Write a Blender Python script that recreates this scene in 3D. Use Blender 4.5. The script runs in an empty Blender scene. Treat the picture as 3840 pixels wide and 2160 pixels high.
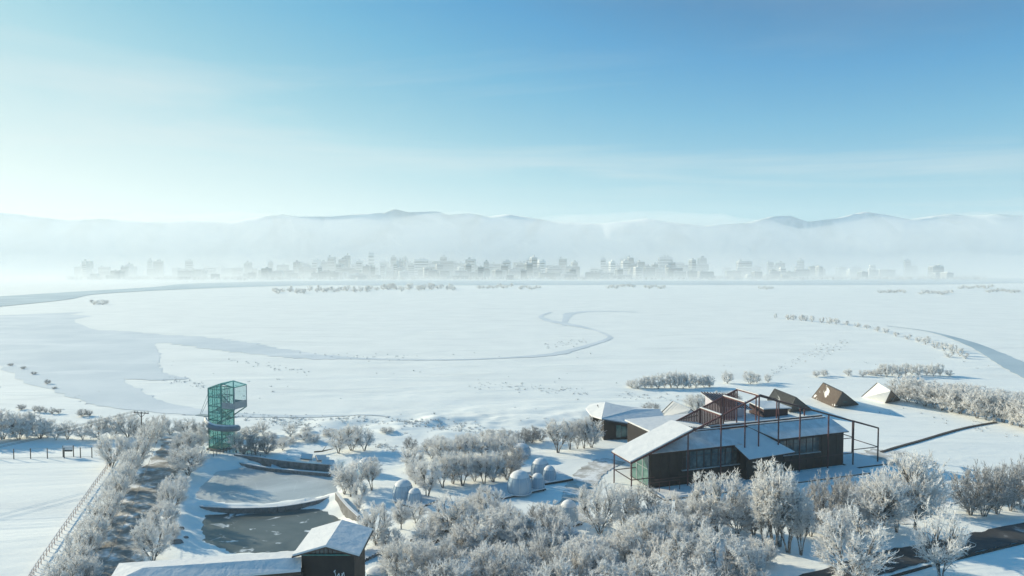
import bpy, bmesh, math, random
import numpy as np
from mathutils import Vector, Matrix

# ------------------------------------------------------------------ camera, sky, sun, exposure
SC = bpy.context.scene
COL = SC.collection
FPX, UC, VC, VH, CH = 2560.0, 1920.0, 1080.0, 970.0, 40.0
SLOPE_K, SLOPE_Y0, SLOPE_Y1 = 0.0133, 250.0, 3200.0
TH = math.atan((VC - VH) / FPX)
cam_d = bpy.data.cameras.new('camera')
cam_d.sensor_width = 36.0
cam_d.lens = 36.0 * FPX / 3840.0
cam_d.clip_start = 0.5
cam_d.clip_end = 20000
cam = bpy.data.objects.new('camera', cam_d)
COL.objects.link(cam)
cam.location = (0, 0, CH)
cam.rotation_euler = (math.pi / 2 - TH, 0, 0)
SC.camera = cam

SUN_EL, SUN_AZ = math.radians(20), math.radians(-63)      # azimuth from +Y, clockwise
to_sun = Vector((math.sin(SUN_AZ) * math.cos(SUN_EL), math.cos(SUN_AZ) * math.cos(SUN_EL), math.sin(SUN_EL)))
world = bpy.data.worlds.new('World')
SC.world = world
world.use_nodes = True
wn, wl = world.node_tree.nodes, world.node_tree.links
wn.clear()
sky = wn.new('ShaderNodeTexSky')
sky.sky_type = 'NISHITA'
sky.sun_disc = False
sky.sun_elevation = SUN_EL
sky.sun_rotation = SUN_AZ
sky.altitude = 300
sky.air_density = 1.0
sky.dust_density = 0.35
sky.ozone_density = 2.5
bg = wn.new('ShaderNodeBackground')
bg.inputs['Strength'].default_value = 0.09
wo = wn.new('ShaderNodeOutputWorld')


def wmath(op, a, b=None, clamp=False):
    n = wn.new('ShaderNodeMath')
    n.operation = op
    n.use_clamp = clamp
    for i, v in enumerate((a, b)):
        if v is None:
            continue
        if isinstance(v, (int, float)):
            n.inputs[i].default_value = v
        else:
            wl.new(v, n.inputs[i])
    return n.outputs[0]


# thin high cloud laid out on a plane above the place
tc = wn.new('ShaderNodeTexCoord')
sp = wn.new('ShaderNodeSeparateXYZ')
wl.new(tc.outputs['Generated'], sp.inputs[0])
zc = wmath('MAXIMUM', sp.outputs['Z'], 0.02)
cx = wmath('DIVIDE', sp.outputs['X'], zc)
cy = wmath('DIVIDE', sp.outputs['Y'], zc)
cb = wn.new('ShaderNodeCombineXYZ')
wl.new(wmath('MULTIPLY', cx, -0.32), cb.inputs[0])
wl.new(wmath('MULTIPLY', cy, 0.55), cb.inputs[1])
nz = wn.new('ShaderNodeTexNoise')
nz.inputs['Scale'].default_value = 0.75
nz.inputs['Detail'].default_value = 7
nz.inputs['Roughness'].default_value = 0.55
nz.inputs['Distortion'].default_value = 0.6
CLOUD_OFF = (4.1, 2.3, 0.0)
cmap = wn.new('ShaderNodeMapping')
cmap.inputs['Location'].default_value = CLOUD_OFF
wl.new(cb.outputs[0], cmap.inputs['Vector'])
wl.new(cmap.outputs[0], nz.inputs['Vector'])
nz2 = wn.new('ShaderNodeTexNoise')
nz2.inputs['Scale'].default_value = 0.17
nz2.inputs['Detail'].default_value = 2
wl.new(cmap.outputs[0], nz2.inputs['Vector'])
cl = wmath('MULTIPLY', wmath('MULTIPLY', wmath('SUBTRACT', nz.outputs[0], 0.46), 4.0, True),
           wmath('MULTIPLY', wmath('SUBTRACT', nz2.outputs[0], 0.42), 5.0, True))
cl = wmath('MULTIPLY', cl, 0.8, True)
mixc = wn.new('ShaderNodeMix')
mixc.data_type = 'RGBA'
wl.new(cl, mixc.inputs['Factor'])
# one tone curve over the whole sky: brightness of the sky model -> cold winter blues
bw = wn.new('ShaderNodeRGBToBW')
wl.new(sky.outputs[0], bw.inputs[0])
curve = wn.new('ShaderNodeValToRGB')
cel = curve.color_ramp.elements
stops = [(2.0, (0.0, 0.175, 0.425)), (2.4, (0.003, 0.26, 0.56)), (3.0, (0.055, 0.362, 0.61)), (3.8, (0.16, 0.465, 0.635)), (4.6, (0.28, 0.565, 0.68)),
         (6.0, (0.46, 0.66, 0.72)), (8.0, (0.60, 0.73, 0.74)), (12.0, (0.74, 0.78, 0.765))]
while len(cel) < len(stops):
    cel.new(0.5)
for e, (p, c) in zip(cel, stops):
    e.position = p / 12.0
    e.color = (*c, 1)
wl.new(wmath('DIVIDE', bw.outputs[0], 12.0), curve.inputs[0])
scl = wn.new('ShaderNodeVectorMath')
scl.operation = 'SCALE'
scl.inputs['Scale'].default_value = 7.6
wl.new(curve.outputs[0], scl.inputs[0])
wl.new(scl.outputs[0], mixc.inputs['A'])
mixc.inputs['B'].default_value = (5.0, 5.35, 5.5, 1)
wl.new(mixc.outputs['Result'], bg.inputs['Color'])
wl.new(bg.outputs[0], wo.inputs['Surface'])

sun_d = bpy.data.lights.new('sun', 'SUN')
sun_d.energy = 4.8
sun_d.angle = math.radians(0.6)
sun_d.color = (1.0, 0.888, 0.645)
sun = bpy.data.objects.new('sun', sun_d)
COL.objects.link(sun)
sun.rotation_euler = (-to_sun).to_track_quat('-Z', 'Y').to_euler()
sun.location = (-200, 80, 150)

SC.view_settings.view_transform = 'Standard'
SC.view_settings.look = 'None'
SC.view_settings.exposure = 0.6
SC.view_settings.gamma = 1.0
SC.view_settings.use_curve_mapping = False
SC.cycles.use_denoising = True
SC.cycles.max_bounces = 9
SC.cycles.diffuse_bounces = 7
SC.cycles.glossy_bounces = 3
SC.cycles.transmission_bounces = 4
SC.cycles.transparent_max_bounces = 12
SC.cycles.volume_bounces = 3
SC.cycles.volume_max_steps = 64

HAZE_DENSITY = 0.0002
HAZE_COLOR = (0.85, 0.96, 1.0, 1)
HAZE_G = 0.2
FOG_DENSITY = 0.0014
# ------------------------------------------------------------------ helpers
rng = np.random.default_rng(7)
random.seed(7)


def at(u, v, z=0.0):
    """world point at height z seen at photograph position (u, v)"""
    dx = (u - UC) / FPX
    dy = -(v - VC) / FPX
    x, y, zz = dx, math.cos(TH) + dy * math.sin(TH), -math.sin(TH) + dy * math.cos(TH)
    t = (z - CH) / zz
    if z == 0.0 and (t < 0 or y * t > SLOPE_Y0):       # the flood plain falls away gently towards the town
        t = (SLOPE_K * SLOPE_Y0 - CH) / (zz + SLOPE_K * y)
        if y * t > SLOPE_Y1 or t < 0:
            t = (-SLOPE_K * (SLOPE_Y1 - SLOPE_Y0) - CH) / zz
        z = -SLOPE_K * (min(y * t, SLOPE_Y1) - SLOPE_Y0)
    return Vector((x * t, y * t, z))


def at_d(u, v, d):
    """world point at depth y = d seen at (u, v)"""
    dx = (u - UC) / FPX
    dy = -(v - VC) / FPX
    x, y, zz = dx, math.cos(TH) + dy * math.sin(TH), -math.sin(TH) + dy * math.cos(TH)
    t = d / y
    return Vector((x * t, d, CH + zz * t))


def px_m(d):
    return d / FPX


# ---- value noise (numpy)
_perm = rng.random((256, 256))


def vnoise(x, y):
    xi = np.floor(x).astype(int)
    yi = np.floor(y).astype(int)
    fx = x - xi
    fy = y - yi
    fx = fx * fx * (3 - 2 * fx)
    fy = fy * fy * (3 - 2 * fy)
    g = lambda a, b: _perm[a & 255, b & 255]
    return (g(xi, yi) * (1 - fx) + g(xi + 1, yi) * fx) * (1 - fy) + (g(xi, yi + 1) * (1 - fx) + g(xi + 1, yi + 1) * fx) * fy


def fbm(x, y, o=4):
    s = np.zeros_like(x, dtype=float)
    a = 0.5
    for i in range(o):
        s += a * vnoise(x * 2 ** i + 13.7 * i, y * 2 ** i + 5.1 * i)
        a *= 0.5
    return s


def poly_dist(px, py, poly):
    """signed distance, negative inside"""
    P = np.asarray(poly, float)
    d = np.full(px.shape, 1e18)
    ins = np.zeros(px.shape, bool)
    n = len(P)
    for i in range(n):
        x1, y1 = P[i]
        x2, y2 = P[(i + 1) % n]
        ex, ey = x2 - x1, y2 - y1
        t = np.clip(((px - x1) * ex + (py - y1) * ey) / (ex * ex + ey * ey + 1e-12), 0, 1)
        d = np.minimum(d, (px - x1 - t * ex) ** 2 + (py - y1 - t * ey) ** 2)
        c = ((y1 > py) != (y2 > py))
        with np.errstate(divide='ignore', invalid='ignore'):
            xi = (x2 - x1) * (py - y1) / (y2 - y1 + 1e-30) + x1
        ins ^= c & (px < xi)
    d = np.sqrt(d)
    return np.where(ins, -d, d)


def spline(pts, n=8):
    """Catmull-Rom through points"""
    P = [np.asarray(p, float) for p in pts]
    P = [2 * P[0] - P[1]] + P + [2 * P[-1] - P[-2]]
    out = []
    for i in range(1, len(P) - 2):
        for k in range(n):
            t = k / n
            out.append(0.5 * ((2 * P[i]) + (-P[i - 1] + P[i + 1]) * t + (2 * P[i - 1] - 5 * P[i] + 4 * P[i + 1] - P[i + 2]) * t * t
                              + (-P[i - 1] + 3 * P[i] - 3 * P[i + 1] + P[i + 2]) * t ** 3))
    out.append(P[-2])
    return out


# ---- materials
class NT:
    def __init__(self, name):
        self.m = bpy.data.materials.new(name)
        self.m.use_nodes = True
        self.t = self.m.node_tree
        self.n, self.l = self.t.nodes, self.t.links
        self.n.clear()
        self.out = self.n.new('ShaderNodeOutputMaterial')

    def node(self, typ, **kw):
        nd = self.n.new(typ)
        for k, v in kw.items():
            setattr(nd, k, v)
        return nd

    def put(self, sock, v):
        if isinstance(v, (int, float, tuple)):
            sock.default_value = v
        else:
            self.l.new(v, sock)

    def noise(self, scale, detail=4, rough=0.55, vec=None, dist=0.0):
        nd = self.node('ShaderNodeTexNoise')
        nd.inputs['Scale'].default_value = scale
        nd.inputs['Detail'].default_value = detail
        nd.inputs['Roughness'].default_value = rough
        nd.inputs['Distortion'].default_value = dist
        if vec is not None:
            self.l.new(vec, nd.inputs['Vector'])
        return nd.outputs[0]

    def coord(self, which='Object', scale=(1, 1, 1)):
        c = self.node('ShaderNodeTexCoord')
        mp = self.node('ShaderNodeMapping')
        mp.inputs['Scale'].default_value = scale
        self.l.new(c.outputs[which], mp.inputs['Vector'])
        return mp.outputs[0]

    def ramp(self, fac, stops):
        r = self.node('ShaderNodeValToRGB')
        el = r.color_ramp.elements
        while len(el) < len(stops):
            el.new(0.5)
        for e, (p, c) in zip(el, stops):
            e.position = p
            e.color = c if len(c) == 4 else (*c, 1)
        self.l.new(fac, r.inputs[0])
        return r.outputs[0]

    def mix(self, f, a, b):
        m = self.node('ShaderNodeMix', data_type='RGBA')
        self.put(m.inputs['Factor'], f)
        for k, v in (('A', a), ('B', b)):
            if isinstance(v, tuple):
                m.inputs[k].default_value = v if len(v) == 4 else (*v, 1)
            else:
                self.l.new(v, m.inputs[k])
        return m.outputs['Result']

    def math(self, op, a, b=0.0, clamp=False):
        m = self.node('ShaderNodeMath', operation=op, use_clamp=clamp)
        self.put(m.inputs[0], a)
        self.put(m.inputs[1], b)
        return m.outputs[0]

    def bump(self, h, strength=0.3, dist=0.1):
        b = self.node('ShaderNodeBump')
        b.inputs['Strength'].default_value = strength
        b.inputs['Distance'].default_value = dist
        self.l.new(h, b.inputs['Height'])
        return b.outputs[0]

    def bsdf(self, color, rough=0.7, normal=None, spec=0.3, metal=0.0, sss=0.0):
        b = self.node('ShaderNodeBsdfPrincipled')
        if isinstance(color, tuple):
            b.inputs['Base Color'].default_value = color if len(color) == 4 else (*color, 1)
        else:
            self.l.new(color, b.inputs['Base Color'])
        self.put(b.inputs['Roughness'], rough)
        b.inputs['Specular IOR Level'].default_value = spec
        b.inputs['Metallic'].default_value = metal
        if normal is not None:
            self.l.new(normal, b.inputs['Normal'])
        return b.outputs[0]

    def finish(self, sh):
        self.l.new(sh, self.out.inputs['Surface'])
        return self.m


def mat_simple(name, c, rough=0.7, var=0.15, scale=2.0, spec=0.3, metal=0.0, bump=0.0):
    t = NT(name)
    co = t.coord()
    n = t.noise(scale, 5, 0.6, co)
    lo = tuple(max(0, x * (1 - var)) for x in c)
    hi = tuple(min(1, x * (1 + var)) for x in c)
    col = t.ramp(n, [(0.3, lo), (0.7, hi)])
    nm = t.bump(t.noise(scale * 6, 4, 0.6, co), bump, 0.05) if bump else None
    return t.finish(t.bsdf(col, rough, nm, spec, metal))


M = {}


def make_materials():
    t = NT('snow')
    co = t.coord()
    n1 = t.noise(0.05, 6, 0.6, co)
    n2 = t.noise(0.9, 6, 0.65, co)
    cst = t.coord('Object', (0.02, 0.09, 0.05))
    n3 = t.noise(1.0, 7, 0.62, cst, 0.4)
    col = t.ramp(n1, [(0.3, (0.80, 0.82, 0.80)), (0.7, (0.87, 0.885, 0.86))])
    col = t.mix(t.math('MULTIPLY', t.math('SUBTRACT', n3, 0.56), 3.0, True), col, (0.64, 0.655, 0.66))
    n4 = t.noise(1.0, 5, 0.6, t.coord('Object', (0.012, 0.045, 0.03)), 0.8)
    h = t.math('ADD', t.math('MULTIPLY', n2, 0.12), t.math('MULTIPLY', n3, 0.5))
    h = t.math('ADD', h, t.math('MULTIPLY', n4, 2.4))
    M['snow'] = t.finish(t.bsdf(col, 0.75, t.bump(h, 0.5, 0.9), 0.2))
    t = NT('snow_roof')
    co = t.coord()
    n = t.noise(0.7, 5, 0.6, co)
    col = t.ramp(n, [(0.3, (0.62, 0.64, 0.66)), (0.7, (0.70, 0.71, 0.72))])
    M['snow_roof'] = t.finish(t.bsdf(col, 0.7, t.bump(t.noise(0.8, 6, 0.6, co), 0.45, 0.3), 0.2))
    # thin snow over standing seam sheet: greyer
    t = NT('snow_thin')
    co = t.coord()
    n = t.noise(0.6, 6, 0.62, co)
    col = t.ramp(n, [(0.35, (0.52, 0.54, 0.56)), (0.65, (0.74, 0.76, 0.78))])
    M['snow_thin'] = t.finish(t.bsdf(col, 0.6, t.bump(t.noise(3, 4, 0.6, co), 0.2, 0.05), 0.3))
    # frosted twigs: rime white to bare grey twig, one tone per twig
    for nm_, cols in (('frost', [(0.0, (0.60, 0.58, 0.565)), (0.10, (0.82, 0.81, 0.80)), (0.3, (0.90, 0.895, 0.885)), (0.8, (0.96, 0.96, 0.955))]),
                      ('frost_grey', [(0.0, (0.34, 0.325, 0.31)), (0.3, (0.58, 0.57, 0.56)), (0.65, (0.74, 0.735, 0.73)), (1.0, (0.90, 0.90, 0.90))])):
        t = NT(nm_)
        g = t.node('ShaderNodeNewGeometry')
        col = t.ramp(g.outputs['Random Per Island'], cols)
        d = t.node('ShaderNodeBsdfDiffuse')
        t.l.new(col, d.inputs[0])
        tr = t.node('ShaderNodeBsdfTranslucent')
        t.l.new(col, tr.inputs[0])
        mx = t.node('ShaderNodeMixShader')
        mx.inputs[0].default_value = 0.55
        t.l.new(d.outputs[0], mx.inputs[1])
        t.l.new(tr.outputs[0], mx.inputs[2])
        M[nm_] = t.finish(mx.outputs[0])
    t = NT('bark')
    co = t.coord()
    n = t.noise(5, 5, 0.6, co)
    col = t.ramp(n, [(0.3, (0.06, 0.052, 0.046)), (0.5, (0.16, 0.15, 0.14)), (0.7, (0.55, 0.545, 0.54))])
    M['bark'] = t.finish(t.bsdf(col, 0.9, None, 0.1))
    t = NT('dry_grass')
    g = t.node('ShaderNodeNewGeometry')
    col = t.ramp(g.outputs['Random Per Island'], [(0, (0.42, 0.40, 0.37)), (0.5, (0.6, 0.59, 0.57)), (1, (0.8, 0.8, 0.8))])
    M['grass'] = t.finish(t.bsdf(col, 0.9, None, 0.1))
    # ice
    t = NT('plain_ice')
    co = t.coord()
    n = t.noise(0.03, 5, 0.6, co)
    col = t.ramp(n, [(0.35, (0.62, 0.665, 0.695)), (0.65, (0.74, 0.77, 0.785))])
    n2 = t.noise(1.0, 6, 0.6, t.coord('Object', (0.012, 0.035, 0.03)), 0.9)
    col = t.mix(t.math('MULTIPLY', t.math('SUBTRACT', n2, 0.55), 6, True), col, (0.83, 0.845, 0.855))
    M['plain_ice'] = t.finish(t.bsdf(col, 0.5, t.bump(t.noise(0.3, 5, 0.6, co), 0.2, 0.2), 0.3))
    t = NT('river_ice')
    co = t.coord()
    n = t.noise(0.02, 5, 0.6, co)
    col = t.ramp(n, [(0.35, (0.33, 0.42, 0.47)), (0.65, (0.48, 0.56, 0.60))])
    M['river_ice'] = t.finish(t.bsdf(col, 0.45, None, 0.4))
    t = NT('pond_ice')
    co = t.coord()
    n = t.noise(0.10, 6, 0.62, co, 0.5)
    col = t.ramp(n, [(0.3, (0.36, 0.395, 0.41)), (0.5, (0.47, 0.50, 0.505)), (0.72, (0.60, 0.625, 0.63))])
    n2 = t.noise(0.22, 6, 0.6, t.coord('Object', (1, 1.5, 1)), 0.9)
    col = t.mix(t.math('MULTIPLY', t.math('SUBTRACT', n2, 0.64), 7, True), col, (0.80, 0.81, 0.82))
    vo = t.node('ShaderNodeTexVoronoi', feature='DISTANCE_TO_EDGE')
    vo.inputs['Scale'].default_value = 0.16
    t.l.new(t.coord(), vo.inputs['Vector'])
    col = t.mix(t.math('MULTIPLY', t.math('LESS_THAN', vo.outputs[0], 0.010), 0.14), col, (0.85, 0.87, 0.88))
    M['pond_ice'] = t.finish(t.bsdf(col, 0.35, t.bump(t.noise(0.8, 4, 0.6, co), 0.05, 0.05), 0.4))
    t = NT('pond_dark_ice')
    co = t.coord()
    n = t.noise(0.10, 6, 0.62, co, 0.5)
    col = t.ramp(n, [(0.32, (0.06, 0.072, 0.07)), (0.52, (0.115, 0.125, 0.115)), (0.75, (0.21, 0.21, 0.19))])
    n2 = t.noise(0.28, 5, 0.55, t.coord('Object', (1, 1.6, 1)), 0.7)
    col = t.mix(t.math('MULTIPLY', t.math('SUBTRACT', n2, 0.62), 14, True), col, (0.75, 0.77, 0.78))
    M['pond_dark_ice'] = t.finish(t.bsdf(col, 0.3, t.bump(t.noise(0.8, 4, 0.6, co), 0.05, 0.05), 0.4))
    # road with packed snow
    t = NT('snowy_road')
    co = t.coord()
    n = t.noise(0.35, 6, 0.65, co)
    n2 = t.noise(3.0, 4, 0.6, co)
    col = t.ramp(n, [(0.40, (0.19, 0.18, 0.165)), (0.52, (0.36, 0.345, 0.315)), (0.64, (0.80, 0.80, 0.80))])
    M['snowy_road'] = t.finish(t.bsdf(col, 0.8, t.bump(n2, 0.3, 0.05), 0.2))
    t = NT('asphalt')
    co = t.coord()
    n = t.noise(0.22, 6, 0.6, co)
    col = t.ramp(n, [(0.40, (0.035, 0.036, 0.038)), (0.60, (0.075, 0.075, 0.078)), (0.70, (0.5, 0.51, 0.52))])
    M['asphalt'] = t.finish(t.bsdf(col, 0.7, t.bump(t.noise(5, 3, 0.6, co), 0.2, 0.02), 0.3))
    t = NT('gravel_bare')
    co = t.coord()
    n = t.noise(0.25, 6, 0.65, co)
    col = t.ramp(n, [(0.36, (0.34, 0.32, 0.29)), (0.48, (0.52, 0.51, 0.49)), (0.58, (0.8, 0.81, 0.82))])
    M['gravel'] = t.finish(t.bsdf(col, 0.9, None, 0.1))
    # cladding: dark brown ribbed panels
    t = NT('dark_cladding')
    co = t.coord('Object')
    n = t.noise(0.8, 5, 0.6, co)
    col = t.ramp(n, [(0.3, (0.014, 0.012, 0.012)), (0.7, (0.030, 0.025, 0.024))])
    M['cladding'] = t.finish(t.bsdf(col, 0.55, t.bump(t.noise(6, 3, 0.5, co), 0.1, 0.02), 0.3))
    M['rust'] = mat_simple('rust_steel', (0.10, 0.038, 0.04), 0.6, 0.25, 1.5, 0.3)
    M['rust_dark'] = mat_simple('dark_rust_steel', (0.055, 0.030, 0.032), 0.6, 0.25, 1.5, 0.3)
    M['dark_metal'] = mat_simple('dark_metal', (0.04, 0.04, 0.045), 0.5, 0.2, 2)
    M['grey_metal'] = mat_simple('grey_metal', (0.32, 0.36, 0.38), 0.5, 0.15, 2)
    M['teal_frame'] = mat_simple('teal_frame', (0.07, 0.24, 0.22), 0.5, 0.2, 2)
    M['chute'] = mat_simple('chute_grey', (0.16, 0.21, 0.25), 0.5, 0.2, 1)
    M['timber'] = mat_simple('dark_timber', (0.055, 0.045, 0.04), 0.8, 0.3, 3)
    M['stone'] = mat_simple('wall_stone', (0.20, 0.20, 0.20), 0.9, 0.35, 1.2, 0.2, 0, 0.4)
    M['orange_wood'] = mat_simple('orange_wood', (0.70, 0.53, 0.45), 0.8, 0.2, 3)
    M['pole_wood'] = mat_simple('pole_wood', (0.10, 0.085, 0.075), 0.8, 0.2, 3)
    M['wire'] = mat_simple('wire', (0.05, 0.05, 0.055), 0.6, 0.1, 1)
    M['rib_grey'] = mat_simple('rib_grey', (0.50, 0.54, 0.57), 0.5, 0.08, 2)
    M['white'] = mat_simple('white_paint', (0.8, 0.8, 0.8), 0.6, 0.05, 2)
    M['soffit'] = mat_simple('soffit_brown', (0.10, 0.065, 0.05), 0.7, 0.2, 2)
    M['lilac_shade'] = mat_simple('shade_tinted_wall', (0.50, 0.47, 0.52), 0.8, 0.1, 1)  # lilac tone of shaded snow put into the base colour
    # dark window glass
    t = NT('window_glass')
    co = t.coord()
    n = t.noise(0.9, 3, 0.5, co)
    col = t.ramp(n, [(0.35, (0.025, 0.05, 0.06)), (0.7, (0.10, 0.15, 0.16))])
    M['window'] = t.finish(t.bsdf(col, 0.08, None, 0.6))
    t = NT('teal_window_glass')
    col = t.ramp(t.noise(0.9, 3, 0.5, t.coord()), [(0.35, (0.05, 0.13, 0.12)), (0.7, (0.12, 0.23, 0.21))])
    M['teal_window'] = t.finish(t.bsdf(col, 0.12, None, 0.6))
    # tower glass
    t = NT('tower_glass')
    tr = t.node('ShaderNodeBsdfTransparent')
    tr.inputs[0].default_value = (0.76, 0.92, 0.895, 1)
    g = t.bsdf((0.40, 0.66, 0.62), 0.15, None, 0.6)
    mx = t.node('ShaderNodeMixShader')
    mx.inputs[0].default_value = 0.20
    t.l.new(tr.outputs[0], mx.inputs[1])
    t.l.new(g, mx.inputs[2])
    M['tower_glass'] = t.finish(mx.outputs[0])
    t = NT('clear_glass')
    tr = t.node('ShaderNodeBsdfTransparent')
    tr.inputs[0].default_value = (0.92, 0.96, 0.96, 1)
    g = t.bsdf((0.6, 0.7, 0.7), 0.1, None, 0.6)
    mx = t.node('ShaderNodeMixShader')
    mx.inputs[0].default_value = 0.05
    t.l.new(tr.outputs[0], mx.inputs[1])
    t.l.new(g, mx.inputs[2])
    M['clear_glass'] = t.finish(mx.outputs[0])
    # dome polycarbonate: milky translucent shell
    t = NT('dome_shell')
    tr = t.node('ShaderNodeBsdfTransparent')
    tr.inputs[0].default_value = (0.75, 0.85, 0.92, 1)
    g = t.bsdf((0.42, 0.53, 0.62), 0.2, None, 0.5)
    mx = t.node('ShaderNodeMixShader')
    mx.inputs[0].default_value = 0.78
    t.l.new(tr.outputs[0], mx.inputs[1])
    t.l.new(g, mx.inputs[2])
    M['dome_shell'] = t.finish(mx.outputs[0])
    # hut sheet: brown boards with patches of snow lying on them
    for nm_, base, cut in (('hut_brown', (0.115, 0.09, 0.075), 0.60), ('hut_dark', (0.052, 0.054, 0.056), 0.66), ('hut_snowy', (0.09, 0.08, 0.075), 0.40)):
        t = NT(nm_)
        co = t.coord()
        n = t.noise(0.33, 5, 0.55, co, 0.8)
        bs = t.ramp(t.noise(2, 4, 0.6, co), [(0.3, tuple(c * 0.75 for c in base)), (0.7, tuple(c * 1.25 for c in base))])
        col = t.mix(t.math('MULTIPLY', t.math('SUBTRACT', n, cut), 22, True), bs, (0.85, 0.86, 0.87))
        M[nm_] = t.finish(t.bsdf(col, 0.7, None, 0.2))
    # mountains
    t = NT('mountain')
    co = t.coord()
    n = t.noise(0.005, 7, 0.62, co, 0.6)
    col = t.ramp(n, [(0.36, (0.42, 0.49, 0.53)), (0.46, (0.68, 0.73, 0.76)), (0.54, (0.88, 0.89, 0.90))])
    M['mountain'] = t.finish(t.bsdf(col, 0.9, None, 0.1))
    # city walls, one tone per building
    t = NT('city_wall')
    oi = t.node('ShaderNodeObjectInfo')
    col = t.ramp(oi.outputs['Random'], [(0.0, (0.13, 0.16, 0.19)), (0.35, (0.24, 0.27, 0.30)), (0.65, (0.40, 0.42, 0.44)), (0.85, (0.66, 0.66, 0.66)), (1.0, (0.82, 0.82, 0.81))])
    M['city_wall'] = t.finish(t.bsdf(col, 0.8, None, 0.2))
    M['city_window'] = mat_simple('city_window', (0.06, 0.075, 0.09), 0.4, 0.2, 0.2)
    M['white_wall'] = mat_simple('city_white_wall', (0.78, 0.77, 0.75), 0.8, 0.05, 0.2)


make_materials()


# ---- mesh building
class MB:
    def __init__(self):
        self.v, self.f, self.mi = [], [], []
        self.m = 0

    def poly(self, pts):
        b = len(self.v)
        self.v += [tuple(p) for p in pts]
        self.f.append(tuple(range(b, b + len(pts))))
        self.mi.append(self.m)

    def hexa(self, a, b):
        """two matching loops joined into a closed solid"""
        n = len(a)
        s = len(self.v)
        self.v += [tuple(p) for p in a] + [tuple(p) for p in b]
        self.f.append(tuple(range(s + n - 1, s - 1, -1)))
        self.f.append(tuple(range(s + n, s + 2 * n)))
        for i in range(n):
            j = (i + 1) % n
            self.f.append((s + i, s + j, s + n + j, s + n + i))
        self.mi += [self.m] * (n + 2)

    def box(self, c, size, ax=None):
        """c: centre; size: full extents; ax: (X,Y,Z) axes"""
        c = Vector(c)
        X, Y, Z = ax if ax else (Vector((1, 0, 0)), Vector((0, 1, 0)), Vector((0, 0, 1)))
        hx, hy, hz = X * size[0] / 2, Y * size[1] / 2, Z * size[2] / 2
        self.hexa([c - hx - hy - hz, c + hx - hy - hz, c + hx + hy - hz, c - hx + hy - hz],
                  [c - hx - hy + hz, c + hx - hy + hz, c + hx + hy + hz, c - hx + hy + hz])

    def beam(self, p, q, w=0.2, h=None):
        p, q = Vector(p), Vector(q)
        h = h or w
        d = (q - p)
        L = d.length
        if L < 1e-6:
            return
        d /= L
        up = Vector((0, 0, 1)) if abs(d.z) < 0.95 else Vector((0, 1, 0))
        s = d.cross(up).normalized()
        u = s.cross(d)
        s, u = s * w / 2, u * h / 2
        self.hexa([p - s - u, p + s - u, p + s + u, p - s + u], [q - s - u, q + s - u, q + s + u, q - s + u])

    def prism(self, poly, z0, z1):
        self.hexa([(p[0], p[1], z0) for p in poly], [(p[0], p[1], z1) for p in poly])

    def plate(self, pts, th, direc=None):
        pts = [Vector(p) for p in pts]
        if direc is None:
            n = (pts[1] - pts[0]).cross(pts[2] - pts[0]).normalized()
            if n.z < 0:
                n = -n
        else:
            n = Vector(direc)
        self.hexa(pts, [p + n * th for p in pts])

    def tube(self, path, rad, n=6):
        path = [Vector(p) for p in path]
        rad = rad if hasattr(rad, '__len__') else [rad] * len(path)
        s = len(self.v)
        for i, p in enumerate(path):
            d = (path[min(i + 1, len(path) - 1)] - path[max(i - 1, 0)]).normalized()
            up = Vector((0, 0, 1)) if abs(d.z) < 0.9 else Vector((0, 1, 0))
            a = d.cross(up).normalized()
            b = a.cross(d)
            for k in range(n):
                an = 2 * math.pi * k / n
                self.v.append(tuple(p + (a * math.cos(an) + b * math.sin(an)) * rad[i]))
        for i in range(len(path) - 1):
            for k in range(n):
                j = (k + 1) % n
                self.f.append((s + i * n + k, s + i * n + j, s + (i + 1) * n + j, s + (i + 1) * n + k))
                self.mi.append(self.m)
        self.f.append(tuple(s + k for k in reversed(range(n))))
        self.f.append(tuple(s + (len(path) - 1) * n + k for k in range(n)))
        self.mi += [self.m, self.m]

    def build(self, name, mats, parent=None, smooth=False, base=None):
        if not isinstance(mats, (list, tuple)):
            mats = [mats]
        o = Vector((0, 0, 0))
        if base is not None:
            o = Vector(base)
        elif parent is not None:
            r = parent
            while r.parent is not None:
                r = r.parent
            o = Vector(r.location)
        me = bpy.data.meshes.new(name)
        me.from_pydata([(x - o.x, y - o.y, z - o.z) for x, y, z in self.v], [], self.f)
        for m in mats:
            me.materials.append(M[m] if isinstance(m, str) else m)
        if len(mats) > 1:
            me.polygons.foreach_set('material_index', self.mi)
        if smooth:
            me.polygons.foreach_set('use_smooth', [True] * len(me.polygons))
        me.update()
        ob = bpy.data.objects.new(name, me)
        COL.objects.link(ob)
        if parent is not None:
            ob.parent = parent
        elif base is not None:
            ob.location = o
        return ob


def np_mesh(name, V, F, mat, smooth=False):
    """V (n,3), F (m,k) arrays"""
    V = np.asarray(V, np.float32)
    F = np.asarray(F, np.int32)
    me = bpy.data.meshes.new(name)
    me.vertices.add(len(V))
    me.vertices.foreach_set('co', V.ravel())
    k = F.shape[1]
    me.loops.add(F.size)
    me.loops.foreach_set('vertex_index', F.ravel())
    me.polygons.add(len(F))
    me.polygons.foreach_set('loop_start', np.arange(0, F.size, k, dtype=np.int32))
    me.polygons.foreach_set('use_smooth', np.full(len(F), smooth))
    for m in (mat if isinstance(mat, (list, tuple)) else [mat]):
        me.materials.append(M[m])
    me.update(calc_edges=True)
    return me


def link(name, me, parent=None, loc=None):
    o = bpy.data.objects.new(name, me)
    COL.objects.link(o)
    if parent is not None:
        o.parent = parent
    if loc is not None:
        o.location = loc
    return o


def tag(o, label=None, cat=None, group=None, kind=None):
    for k, v in (('label', label), ('category', cat), ('group', group), ('kind', kind)):
        if v:
            o[k] = v
    return o


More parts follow.
